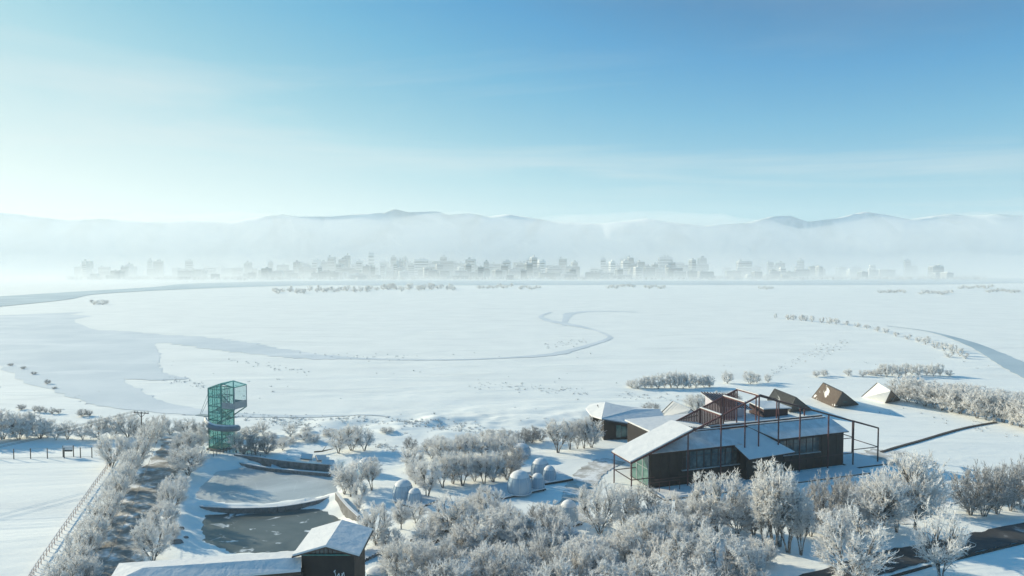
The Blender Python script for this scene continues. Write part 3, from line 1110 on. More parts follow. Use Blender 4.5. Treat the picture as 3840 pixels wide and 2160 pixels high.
tree_set([('willow', 2060, 1990, 1880, 130), ('willow', 1880, 1985, 1880, 120), ('shrub', 1795, 2055, 1925, 190), ('shrub', 1900, 2040, 1905, 170), ('grey', 2010, 2030, 1900, 170), ('shrub', 2090, 2050, 1925, 140), ('shrub', 1730, 2070, 1975, 120), ('shrub', 1960, 2070, 1930, 150)],
         'rounded frosted shrub in the thicket below the domes', 'thicket below the domes', 'shrub')
tree_set([('shrub', 2400, 2105, 1935, 190), ('shrub', 2500, 2075, 1915, 180), ('willow', 2590, 2090, 1930, 170), ('shrub', 2330, 2120, 1990, 150), ('willow', 2560, 2190, 1995, 210), ('willow', 2690, 2195, 1985, 220), ('willow', 2790, 2180, 2010, 170), ('shrub', 2460, 2180, 2020, 160),
          ('shrub', 2850, 2120, 2010, 120)],
         'large frosted shrub in the foreground mass below the hall', 'foreground mass below the hall', 'shrub')
tree_set([('willow', 1500, 2190, 2010, 150), ('shrub', 1590, 2200, 2045, 170), ('grey', 1660, 2210, 2040, 150), ('willow', 1750, 2200, 2060, 170), ('shrub', 1850, 2205, 2035, 180), ('shrub', 1950, 2210, 2045, 170), ('grey', 2050, 2205, 2050, 170), ('shrub', 2150, 2200, 2040, 170),
          ('willow', 2240, 2195, 2040, 160), ('shrub', 2330, 2230, 2080, 190), ('shrub', 2450, 2250, 2085, 200), ('grey', 1480, 2140, 2030, 90), ('shrub', 1560, 2120, 2020, 110), ('willow', 1650, 2130, 2015, 130), ('thin', 1590, 2060, 1960, 100), ('shrub', 2050, 2120, 1990, 150),
          ('shrub', 2200, 2130, 2000, 160), ('grey', 1870, 2280, 2110, 220), ('shrub', 2080, 2285, 2110, 230), ('willow', 2280, 2290, 2115, 230), ('shrub', 2600, 2280, 2100, 210), ('shrub', 1680, 2280, 2110, 200), ('grey', 2780, 2290, 2120, 220)],
         'frosted shrub in the dense row along the bottom edge', 'shrubs along the bottom edge', 'shrub')
# -- right hedgerow
hedge = []
for i in range(17):
    t = i / 16
    u = 3372 + 520 * t
    v = 1502 + 118 * t ** 1.15 + random.uniform(-6, 6)
    hedge.append(('mid' if i % 3 else 'willow', u, v, v - random.uniform(82, 104) - 18 * t, random.uniform(80, 105)))
for i in range(10):
    t = i / 9
    hedge.append(('mid', 3420 + 470 * t, 1478 + 62 * t, 1478 + 62 * t - random.uniform(56, 72), random.uniform(75, 95)))
tree_set(hedge, 'dense frosted tree in the hedgerow right of the huts', 'hedgerow right of the huts')
# -- behind the hall
tree_set([('grey', 2440, 1565, 1508, 70), ('grey', 2560, 1560, 1520, 70), ('willow', 2610, 1548, 1480, 70), ('grey', 2650, 1530, 1472, 80), ('willow', 2700, 1522, 1468, 80), ('grey', 2745, 1518, 1472, 70), ('mid', 2590, 1520, 1478, 60)],
         'bare frosted tree behind the red frame of the hall', 'trees behind the hall')
rows = [(2368, 30), (2392, 36), (2420, 46), (2442, 44), (2468, 50), (2492, 56), (2516, 58), (2540, 60), (2562, 58), (2585, 52), (2610, 50), (2640, 48), (2660, 42)]
tree_set([('mid', u, 1458 + random.uniform(-4, 3) - (u - 2368) * 0.02, 1456 - h - (u - 2368) * 0.02, 42) for u, h in rows] + [('mid', 2728, 1438, 1392, 44), ('mid', 2812, 1440, 1390, 52), ('mid', 2838, 1436, 1402, 30), ('mid', 2880, 1434, 1402, 26)],
         'frosted tree in the row on the plain behind the hall', 'row on the plain behind the hall')
rows = [3062, 3090, 3180, 3235, 3260, 3285, 3305, 3325, 3345, 3370, 3395, 3420, 3445, 3475, 3500, 3525, 3560]
tree_set([('mid', u, 1412 + random.uniform(-5, 5) - (u - 3062) * 0.012, 1412 - random.uniform(20, 30) - (22 if 3290 < u < 3540 else 0), 32) for u in rows],
         'frosted tree in the thin line beyond the huts', 'thin line beyond the huts')
tree_set([('far', 2908, 1194, 1176, 14), ('far', 2955, 1199, 1178, 22), ('far', 2975, 1200, 1180, 20), ('far', 3005, 1203, 1180, 24), ('far', 3022, 1204, 1182, 18), ('far', 3045, 1208, 1184, 18), ('far', 3082, 1210, 1190, 20), ('far', 3110, 1214, 1190, 22), ('far', 3135, 1216, 1194, 24),
          ('far', 3175, 1219, 1204, 24), ('far', 3215, 1226, 1210, 22), ('far', 3250, 1232, 1218, 22), ('far', 3290, 1242, 1225, 26), ('far', 3320, 1248, 1230, 26), ('far', 3360, 1262, 1245, 22), ('far', 3405, 1272, 1255, 26), ('far', 3445, 1282, 1262, 26), ('far', 3470, 1292, 1268, 26),
          ('far', 3505, 1305, 1278, 30), ('far', 3540, 1315, 1285, 34), ('far', 3570, 1322, 1288, 36), ('far', 3600, 1335, 1305, 34), ('far', 3560, 1340, 1318, 34), ('far', 3620, 1345, 1325, 28), ('far', 3480, 1275, 1262, 22)],
         'small hazy tree along the right river bend', 'trees along the river bend')
rows = []
for i in range(44):
    u = 1020 + 700 * (i / 44.0) + random.uniform(-12, 12)
    v = 1098 - 14 * (i / 44.0) + random.uniform(-6, 6)
    rows.append(('far', u, v, v - random.uniform(12, 22), random.uniform(18, 30)))
for u0, n_, v0 in ((1800, 10, 1080), (1950, 6, 1082), (2280, 8, 1079), (2420, 6, 1080), (2850, 4, 1083), (330, 0, 0), (3300, 8, 1098), (3450, 10, 1102), (3600, 10, 1080), (3700, 10, 1095)):
    for k in range(n_):
        u, v = u0 + k * 13 + random.uniform(-5, 5), v0 + random.uniform(-4, 4)
        rows.append(('far', u, v, v - random.uniform(8, 13), random.uniform(14, 24)))
for (kind, u, v, top, w) in rows:
    put_tree(kind, u, v, top, w, 'faint frosted tree on the near bank of the far river', 'tree', 'faint trees along the far river')
for u, w in ((352, 30), (385, 34)):
    put_tree('far', u, 1142, 1124, w, 'pair of faint trees alone on the left plain below the river', 'tree', 'pair on the left plain')


# dry tufts poking through the snow of the plain
def tufts():
    P = []
    r = np.random.default_rng(5)
    for _ in range(600):
        v = 1120 + 560 * r.random() ** 0.8
        u = r.uniform(-50, 3900)
        n = float(fbm(np.array([u / 260.0]), np.array([v / 38.0]), 3)[0])
        if n < 0.50:
            continue
        p = at(u, v)
        if p.y < 150 or hz(p.x, p.y) < -0.6:
            continue
        P.append((p.x, p.y, hz(p.x, p.y) - 0.05))
    # denser along the channel banks and the low bank
    for (u0, v0, u1, v1, n_) in ((840, 1345, 1150, 1400, 40), (1150, 1330, 1600, 1345, 40), (1780, 1440, 2200, 1475, 90), (870, 1560, 1800, 1600, 260), (2050, 1300, 2200, 1280, 50), (2900, 1400, 3100, 1290, 80), (640, 1420, 760, 1450, 40), (1000, 1570, 1500, 1690, 260), (1500, 1590, 2000, 1640, 150),
                                 (3060, 1345, 3180, 1280, 50), (2300, 1480, 2700, 1500, 60), (3430, 1550, 3800, 1640, 20)):
        for k in range(n_):
            t = r.random()
            p = at(u0 + (u1 - u0) * t + r.normal(0, 14), v0 + (v1 - v0) * t + r.normal(0, 7))
            P.append((p.x, p.y, hz(p.x, p.y) - 0.05))
    P = np.array(P)
    n = len(P)
    k = 9
    idx = np.repeat(np.arange(n), k)
    sc = r.uniform(0.35, 1.0, n)[idx] * (P[idx, 1] / 260) ** 0.25
    B = P[idx] + np.concatenate([r.normal(0, 0.25, (n * k, 2)) * sc[:, None], np.zeros((n * k, 1))], 1)
    D = unit(np.concatenate([r.normal(0, 0.5, (n * k, 2)), np.ones((n * k, 1))], 1))
    V, F = cones(B, D, 0.6 * sc * r.uniform(0.5, 1.2, n * k), 0.10 * sc)
    o = link('grass_tufts', np_mesh('grass_tufts', V, F, 'grass'))
    tag(o, 'dry frosted grass tufts scattered over the snowy plain', 'grass', kind='stuff')


tufts()

# ------------------------------------------------------------------ main hall with its red steel frame
def make_hall():
    O = Vector((24.1, 117.3, 0))
    ca, sa = math.cos(math.radians(19)), math.sin(math.radians(19))
    U, Vv, Z = Vector((ca, sa, 0)), Vector((-sa, ca, 0)), Vector((0, 0, 1))

    def P(u, v, z):
        return O + U * u + Vv * v + Z * z
    AX = (U, Vv, Z)
    hall = thing('hall', 'long dark brown hall with folded snowy roofs under a red steel frame', 'building', O)
    # dark clad walls
    b = MB()
    b.hexa([P(0, 0, -0.2), P(42.6, 0, -0.2), P(42.6, 7.2, -0.2), P(0, 7.2, -0.2)], [P(0, 0, 6.1), P(42.6, 0, 6.25), P(42.6, 7.2, 6.25), P(0, 7.2, 6.1)])
    # gable infill at both ends
    b.hexa([P(42.35, 0, 6.25), P(42.35, 7.0, 6.25), P(42.35, 3.5, 8.1)], [P(42.55, 0, 6.25), P(42.55, 7.0, 6.25), P(42.55, 3.5, 8.1)])
    wall = b.build('wall', 'cladding', hall)
    # cladding panels, each a board proud of the wall
    zb = 0.0
    for k in range(24):
        u0 = 0.1 + k * 1.77
        u1 = min(u0 + 1.70, 42.5)
        top = 6.05
        segs_ = [(-0.1, top)]
        if 6.6 <= u0 + 0.85 <= 18.0:
            segs_ = [(-0.1, 2.55)]
        elif 27.2 <= u0 + 0.85 <= 36.9:
            segs_ = [(-0.1, 3.0)]
        for z0, z1 in segs_:
            pb = MB()
            pb.box(P((u0 + u1) / 2, -0.035, (z0 + z1) / 2), (u1 - u0, 0.07, z1 - z0), AX)
            pb.build('panel', 'cladding', wall)
    # glazed left end behind the canopy
    for k in range(3):
        v0 = 0.5 + k * 2.1
        g = MB()
        g.box(P(-0.05, v0 + 1.0, 2.9), (0.08, 1.95, 5.4), AX)
        pn = g.build('end_window', 'teal_window', hall)
        fb = MB()
        for vv in (v0, v0 + 2.0):
            fb.box(P(-0.1, vv, 2.9), (0.12, 0.1, 5.5), AX)
        fb.box(P(-0.1, v0 + 1.0, 3.2), (0.12, 1.9, 0.08), AX)
        fb.build('frame', 'grey_metal', pn)
    # strip windows: panes with frames and a pale sill
    for (ua, ub, n, z0, z1) in ((6.3, 18.3, 8, 2.75, 5.75), (27.4, 36.6, 6, 3.3, 5.9)):
        w = (ub - ua) / n
        for k in range(n):
            g = MB()
            g.box(P(ua + w * (k + 0.5), -0.03, (z0 + z1) / 2), (w - 0.16, 0.06, z1 - z0), AX)
            pn = g.build('window', 'window', hall)
            fb = MB()
            fb.box(P(ua + w * k + 0.04, -0.07, (z0 + z1) / 2), (0.09, 0.14, z1 - z0), AX)
            fb.box(P(ua + w * (k + 0.5), -0.07, z0 + (z1 - z0) * 0.72), (w - 0.2, 0.1, 0.07), AX)
            fb.build('frame', 'dark_metal', pn)
        s = MB()
        s.box(P((ua + ub) / 2, -0.22, z0 - 0.14), (ub - ua + 0.4, 0.4, 0.14), AX)
        s.build('sill', 'grey_metal', hall)
    # a dim lit curtain stripe behind some panes is left to the reflections

    def roof(name, pts, mat, snow=0.16, edge='rust_dark'):
        b = MB()
        b.plate(pts, 0.14)
        r = b.build(name, edge, hall)
        c = sum((Vector(p) for p in pts), Vector()) / len(pts)
        n = (Vector(pts[1]) - Vector(pts[0])).cross(Vector(pts[2]) - Vector(pts[0])).normalized()
        if n.z < 0:
            n = -n
        b = MB()
        b.plate([Vector(p) + (c - Vector(p)).normalized() * 0.12 + n * 0.145 for p in pts], snow)
        b.build('snow_layer', mat, r)
        return r
    # front slopes (left and right module) and their backs
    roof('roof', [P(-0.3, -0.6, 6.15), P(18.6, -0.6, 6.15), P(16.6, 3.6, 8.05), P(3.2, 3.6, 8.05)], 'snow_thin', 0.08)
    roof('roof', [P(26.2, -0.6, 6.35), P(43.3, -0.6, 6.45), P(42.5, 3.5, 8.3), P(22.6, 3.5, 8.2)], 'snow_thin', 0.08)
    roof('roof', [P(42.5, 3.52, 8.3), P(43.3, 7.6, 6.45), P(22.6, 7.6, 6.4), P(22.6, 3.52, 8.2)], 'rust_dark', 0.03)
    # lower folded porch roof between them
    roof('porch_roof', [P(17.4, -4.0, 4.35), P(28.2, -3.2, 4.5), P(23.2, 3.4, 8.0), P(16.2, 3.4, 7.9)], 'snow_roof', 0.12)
    b = MB()
    b.hexa([P(18.3, -2.2, 0), P(26.4, -2.2, 0), P(26.4, -0.1, 0), P(18.3, -0.1, 0)], [P(18.3, -2.2, 4.9), P(26.4, -2.2, 5.0), P(26.4, -0.1, 6.0), P(18.3, -0.1, 6.0)])
    b.build('porch_wall', 'cladding', hall)
    # snowy roof terrace behind the ridges
    b = MB()
    b.hexa([P(5.0, 7.25, 0), P(38, 7.25, 0), P(38, 17.5, 0), P(5.0, 17.5, 0)], [P(5.0, 7.25, 7.2), P(38, 7.25, 7.4), P(38, 17.5, 7.4), P(5.0, 17.5, 7.2)])
    b.build('rear_block', 'cladding', hall)
    b = MB()
    b.hexa([P(4.6, 4.0, 7.5), P(38.4, 4.0, 7.7), P(38.4, 17.9, 7.7), P(4.6, 17.9, 7.5)], [P(4.6, 4.0, 7.8), P(38.4, 4.0, 8.0), P(38.4, 17.9, 8.0), P(4.6, 17.9, 7.8)])
    b.build('terrace', 'snow_roof', hall)
    for v, zz in ((3.7, 8.2), (4.5, 8.45)):
        b = MB()
        b.beam(P(11.5, v, zz), P(41.5, v, zz + 0.2), 0.22, 0.34)
        bm = b.build('parapet_beam', 'rust', hall)
        b = MB()
        b.beam(P(11.5, v, zz + 0.25), P(41.5, v, zz + 0.45), 0.3, 0.14)
        b.build('snow_layer', 'snow_roof', bm)
    # small folded rooftop hut: lilac shade tint in the wall colour, slatted lean-to roof
    b = MB()
    b.hexa([P(22.5, 11.5, 8.0), P(28.0, 11.5, 8.0), P(28.0, 16.5, 8.0), P(22.5, 16.5, 8.0)], [P(22.5, 11.5, 10.4), P(28.6, 11.0, 9.6), P(28.6, 16.5, 9.6), P(22.5, 16.5, 11.6)])
    b.build('rooftop_hut', 'lilac_shade', hall)
    b = MB()
    b.plate([P(21.6, 10.6, 10.6), P(29.2, 10.2, 9.5), P(29.2, 16.8, 11.2), P(21.6, 16.8, 12.2)], 0.12)
    rr = b.build('rooftop_roof', 'snow_thin', hall)
    for k in range(11):
        b = MB()
        t = k / 10
        b.beam(P(21.8 + 7.2 * t, 10.2, 10.78 - 1.05 * t), P(21.8 + 7.2 * t, 16.9, 12.45 - 1.0 * t), 0.16, 0.16)
        b.build('slat', 'rust_dark', rr)
    b = MB()
    b.hexa([P(31.5, 9.5, 8.0), P(37.5, 9.5, 8.0), P(37.5, 14, 8.0), P(31.5, 14, 8.0)], [P(31.5, 9.5, 9.6), P(37.5, 9.5, 9.3), P(37.5, 14, 9.6), P(31.5, 14, 10.2)])
    b.build('rooftop_hut', 'rust_dark', hall)
    b = MB()
    b.plate([P(31.0, 9.0, 9.75), P(38.0, 9.0, 9.45), P(38.0, 14.5, 9.75), P(31.0, 14.5, 10.35)], 0.2)
    b.build('snow_layer', 'snow_roof', hall)

    # --- the red steel frame: one big gabled portal strip over the front of the hall
    def zt(u):
        return 5.3 + (u + 4.5) * (15.1 - 5.3) / 26.0 if u <= 21.5 else 15.1 - (u - 21.5) * (15.1 - 6.9) / 28.3
    VF, VB = -1.4, 4.9
    stations = [-4.5, 6.6, 13.4, 18.5, 21.5, 25.9, 30.8, 37.5, 43.6, 49.8]
    for v in (VF, VB):
        for u in stations:
            zb_ = 0.0
            if v == VF and u in (18.5, 25.9):
                zb_ = 5.6
            if v == VB and 4.6 < u < 42:
                zb_ = 7.9
            if v == VB and u == -4.5:
                pass
            if u == 6.6 and v == VB:
                zb_ = 7.9
            b = MB()
            b.beam(P(u, v, zb_ - 0.2), P(u, v, zt(u)), 0.2)
            b.build('post', 'rust' if u not in (43.6, 49.8) else 'rust_dark', hall)
        for a, c in ((-4.5, 21.5), (21.5, 49.8)):
            b = MB()
            b.beam(P(a, v, zt(a)), P(c, v, zt(c)), 0.2, 0.26)
            b.build('rafter', 'rust' if a < 0 else 'rust_dark', hall)
    for u in stations[1:]:
        b = MB()
        b.beam(P(u, VF, zt(u) + 0.02), P(u, VB, zt(u) + 0.02), 0.2, 0.24)
        cb_ = b.build('cross_beam', 'rust' if u < 35 else 'rust_dark', hall)
        if u in (13.4, 18.5, 21.5):
            b = MB()
            b.beam(P(u, VF, zt(u) + 0.25), P(u, VB, zt(u) + 0.25), 0.34, 0.16)
            b.build('snow_layer', 'snow_roof', cb_)
    # mid-height tie rails
    for (u0, v0, u1, v1, z) in ((-4.5, VF, -4.5, VB, 2.4), (-4.5, VB, 0, VB, 2.3), (-4.5, VF, 0, VF, 2.4), (43.6, VF, 49.8, VF, 3.2), (49.8, VF, 49.8, VB, 3.2), (43.6, VB, 49.8, VB, 3.4), (43.6, VF, 43.6, VB, 5.6), (0, VF, 18.5, VF, 1.9), (25.9, VF, 43.6, VF, 2.6)):
        b = MB()
        b.beam(P(u0, v0, z), P(u1, v1, z), 0.13)
        b.build('tie_rail', 'rust_dark', hall)
    # snow-covered canopy on the left slope of the frame
    roof('canopy', [P(-4.9, VF - 0.3, zt(-4.9) + 0.2), P(7.6, VF - 0.3, zt(7.6) + 0.2), P(7.6, VB + 0.3, zt(7.6) + 0.2), P(-4.9, VB + 0.3, zt(-4.9) + 0.2)], 'snow_roof', 0.22, 'rust')
    # trellis slats carrying on above the canopy
    tr = MB()
    for s in (VF, VB):
        tr.beam(P(7.7, s, zt(7.7) + 0.2), P(12.9, s, zt(12.9) + 0.2 - 1.2), 0.12)
    trellis = tr.build('trellis', 'rust_dark', hall)
    for k in range(10):
        b = MB()
        u = 7.9 + k * 0.5
        b.box(P(u, (VF + VB) / 2 + 0.9, zt(7.8) + 0.25 - 0.14 * k * 0.5), (0.24, VB - VF - 1.8, 0.1), AX)
        b.build('slat', 'snow_thin', trellis)
    # rust-red slatted screens hung at the back of the frame, see-through
    for (ua, ub, lo, v) in ((8.2, 18.4, 8.3, VB + 0.12), (18.7, 21.3, 9.2, VB + 0.12)):
        fr = MB()
        fr.beam(P(ua, v, lo), P(ub, v, lo), 0.14)
        scr = fr.build('screen', 'rust_dark', hall)
        n = int((ub - ua) / 0.34)
        for k in range(n):
            u = ua + (k + 0.5) * (ub - ua) / n
            b = MB()
            b.box(P(u, v, (lo + zt(u)) / 2), (0.28, 0.05, zt(u) - lo - 0.25), AX)
            b.build('slat', 'rust', scr)
    # roof slats near the ridge, right slope
    rs = MB()
    rs.beam(P(21.6, 1.0, zt(21.6) + 0.2), P(26, 1.0, zt(26) + 0.2), 0.12)
    rsl = rs.build('ridge_slats', 'rust_dark', hall)
    for k in range(9):
        b = MB()
        u = 21.8 + k * 0.48
        b.beam(P(u, VF, zt(u) + 0.28), P(u, VB, zt(u) + 0.28), 0.2, 0.08)
        b.build('slat', 'rust_dark', rsl)
    # plinth deck under the right end
    b = MB()
    b.box(P(46.6, 1.6, 0.05), (8.4, 9.0, 0.3), AX)
    dk = b.build('deck', 'timber', hall)
    b = MB()
    b.box(P(46.6, 1.6, 0.24), (8.2, 8.8, 0.08), AX)
    b.build('snow_layer', 'snow_roof', dk)
    b = MB()
    b.box(P(21, -3.6, 0.05), (44, 5.0, 0.24), AX)
    dk = b.build('deck', 'timber', hall)
    b = MB()
    b.box(P(21, -3.6, 0.21), (43.8, 4.9, 0.08), AX)
    b.build('snow_layer', 'snow_roof', dk)
    # low handrail by the left corner
    b = MB()
    for u in (0.2, 2.2, 4.2):
        b.beam(P(u, -2.6, 0), P(u, -2.6, 1.9), 0.1)
    b.beam(P(-2.0, -2.6, 1.9), P(4.2, -2.6, 1.9), 0.1)
    b.build('handrail', 'rust_dark', hall)


make_hall()


def make_side_hall():
    base = at(2264, 1655)
    h = thing('small_hall', 'smaller dark building with a kinked snowy roof behind the trees', 'building', base)
    A = at_d(2264, 1655, 149)
    X0, Y0 = A.x, A.y
    p = lambda x, y, z: Vector((X0 + x, Y0 + y, z))
    b = MB()
    b.hexa([p(0, 0, -0.2), p(14.5, 1.5, -0.2), p(14.0, 13, -0.2), p(0, 12, -0.2)], [p(0, 0, 4.55), p(14.5, 1.5, 1.7), p(14.0, 13, 3.4), p(0, 12, 5.3)])
    w = b.build('wall', 'cladding', h)
    for k in range(5):
        b = MB()
        b.box(p(3.3 + k * 1.15, 0.30 + k * 0.12, 1.9 - 0.09 * k), (1.05, 0.1, 2.7 - 0.42 * k))
        g = b.build('window', 'teal_window', h)
        b = MB()
        b.box(p(2.73 + k * 1.15, 0.24 + k * 0.12, 1.9 - 0.09 * k), (0.09, 0.12, 2.75 - 0.42 * k))
        b.build('frame', 'dark_metal', g)
    P0, P1, P2, P3, P4 = p(-0.6, -0.8, 4.75), p(15.4, 0.6, 1.75), p(15.2, 13.5, 3.6), p(8.6, 9.5, 4.5), p(2.0, 12.5, 5.6)
    b = MB()
    b.plate([P0, P1, P2, P3], 0.3, (0, 0, 1))
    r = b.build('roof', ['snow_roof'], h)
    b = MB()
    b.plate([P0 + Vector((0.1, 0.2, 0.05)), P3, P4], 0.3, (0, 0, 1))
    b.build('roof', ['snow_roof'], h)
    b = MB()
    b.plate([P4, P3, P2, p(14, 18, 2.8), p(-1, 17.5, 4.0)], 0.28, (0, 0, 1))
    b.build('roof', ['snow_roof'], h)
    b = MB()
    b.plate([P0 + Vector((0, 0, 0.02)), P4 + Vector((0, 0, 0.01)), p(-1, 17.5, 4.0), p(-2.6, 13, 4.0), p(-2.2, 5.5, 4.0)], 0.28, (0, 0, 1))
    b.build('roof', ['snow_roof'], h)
    b = MB()
    b.beam(P0 + Vector((0, -0.1, -0.05)), P1 + Vector((0, -0.1, -0.05)), 0.12, 0.28)
    b.build('fascia', 'dark_metal', h)
    b = MB()
    b.hexa([p(-1.8, 7.5, 0), p(-0.02, 6.5, 0), p(-0.02, 12, 0), p(-1.8, 12, 0)], [p(-1.8, 7.5, 3.8), p(-0.02, 6.5, 4.2), p(-0.02, 12, 4.2), p(-1.8, 12, 3.8)])
    b.build('side_wall', 'cladding', h)


make_side_hall()


# ------------------------------------------------------------------ angular tent huts on the plain
def make_hut(label, L, Fr, R, r1, r2, hgt, matl, matf, d_scale=1.0, snow=None):
    """L, Fr, R: ground corners (left, front, right) in pixels; r1, r2: ridge ends in pixels; hgt: ridge heights"""
    l, f, r = at(*L), at(*Fr), at(*R)
    back = l + (r - f)
    a, c = at(r1[0], r1[1], hgt[0]), at(r2[0], r2[1], hgt[1])
    base = (l + f + r + back) / 4
    base.z = 0
    h = thing('tent_hut', label, 'hut', base, 'angular huts on the plain')
    dn = Vector((0, 0, -0.2))
    for nm, pts, mt in (('left_slope', [l, f, c, a], matl), ('front_slope', [f, r, c], matf), ('right_slope', [r, back, a, c], matf), ('back_slope', [back, l, a], matl)):
        b = MB()
        n = (Vector(pts[1]) - Vector(pts[0])).cross(Vector(pts[2]) - Vector(pts[0])).normalized()
        cen = sum((Vector(q) for q in pts), Vector()) / len(pts)
        if n.dot(cen - Vector((base.x, base.y, 1))) < 0:
            n = -n
        b.hexa([Vector(q) + (dn if q.z < 0.1 else Vector()) for q in pts], [Vector(q) + n * 0.14 + (dn if q.z < 0.1 else Vector()) for q in pts])
        b.build(nm, mt, h)
    b = MB()
    b.beam(a + Vector((0, 0, 0.12)), c + Vector((0, 0, 0.12)), 0.3, 0.18)
    b.build('ridge_cap', 'snow_roof' if snow else 'dark_metal', h)
    # battens down the left slope and a door in the front slope
    for k in range(1, 8):
        p_, q_ = l.lerp(f, k / 8), a.lerp(c, k / 8)
        nn = (f - l).cross(a - l).normalized()
        if nn.z < 0:
            nn = -nn
        b = MB()
        b.beam(p_ + nn * 0.2, q_ + nn * 0.16, 0.14, 0.1)
        b.build('batten', matl if not snow else 'snow_roof', h)
    m0, m1, t0 = f.lerp(r, 0.36), f.lerp(r, 0.60), c
    nn = (r - f).cross(c - f).normalized()
    if nn.y > 0:
        nn = -nn
    b = MB()
    b.hexa([m0 + nn * 0.16, m1 + nn * 0.16, m1.lerp(t0, 0.42) + nn * 0.16, m0.lerp(t0, 0.42) + nn * 0.16], [m0 + nn * 0.24, m1 + nn * 0.24, m1.lerp(t0, 0.42) + nn * 0.24, m0.lerp(t0, 0.42) + nn * 0.24])
    b.build('door', 'window', h)
    b = MB()
    for p_, q_ in ((f, c), (l, a), (r, c)):
        b.beam(Vector(p_) + Vector((0, 0, 0.05)), Vector(q_) + Vector((0, 0, 0.1)), 0.22, 0.2)
    b.build('corner_trim', 'timber', h)
    return h


make_hut('brown faceted hut with snow patches standing clear on the plain', (3045, 1492), (3128, 1526), (3218, 1517), (3088, 1437), (3160, 1472), (5.6, 5.0), 'hut_brown', 'hut_dark')
make_hut('dark faceted hut behind the right end of the red frame', (2878, 1500), (2960, 1546), (3045, 1538), (2905, 1460), (2985, 1492), (5.4, 4.8), 'hut_dark', 'hut_dark')
make_hut('snow-covered faceted hut beside the hedgerow', (3232, 1488), (3318, 1510), (3375, 1500), (3292, 1436), (3340, 1466), (5.6, 4.6), 'snow_roof', 'hut_brown', snow=1)
make_hut('white snow-covered hut with a dark left edge behind the hall', (2455, 1572), (2545, 1588), (2640, 1570), (2524, 1506), (2590, 1536), (5.0, 4.0), 'snow_roof', 'snow_roof', snow=1)


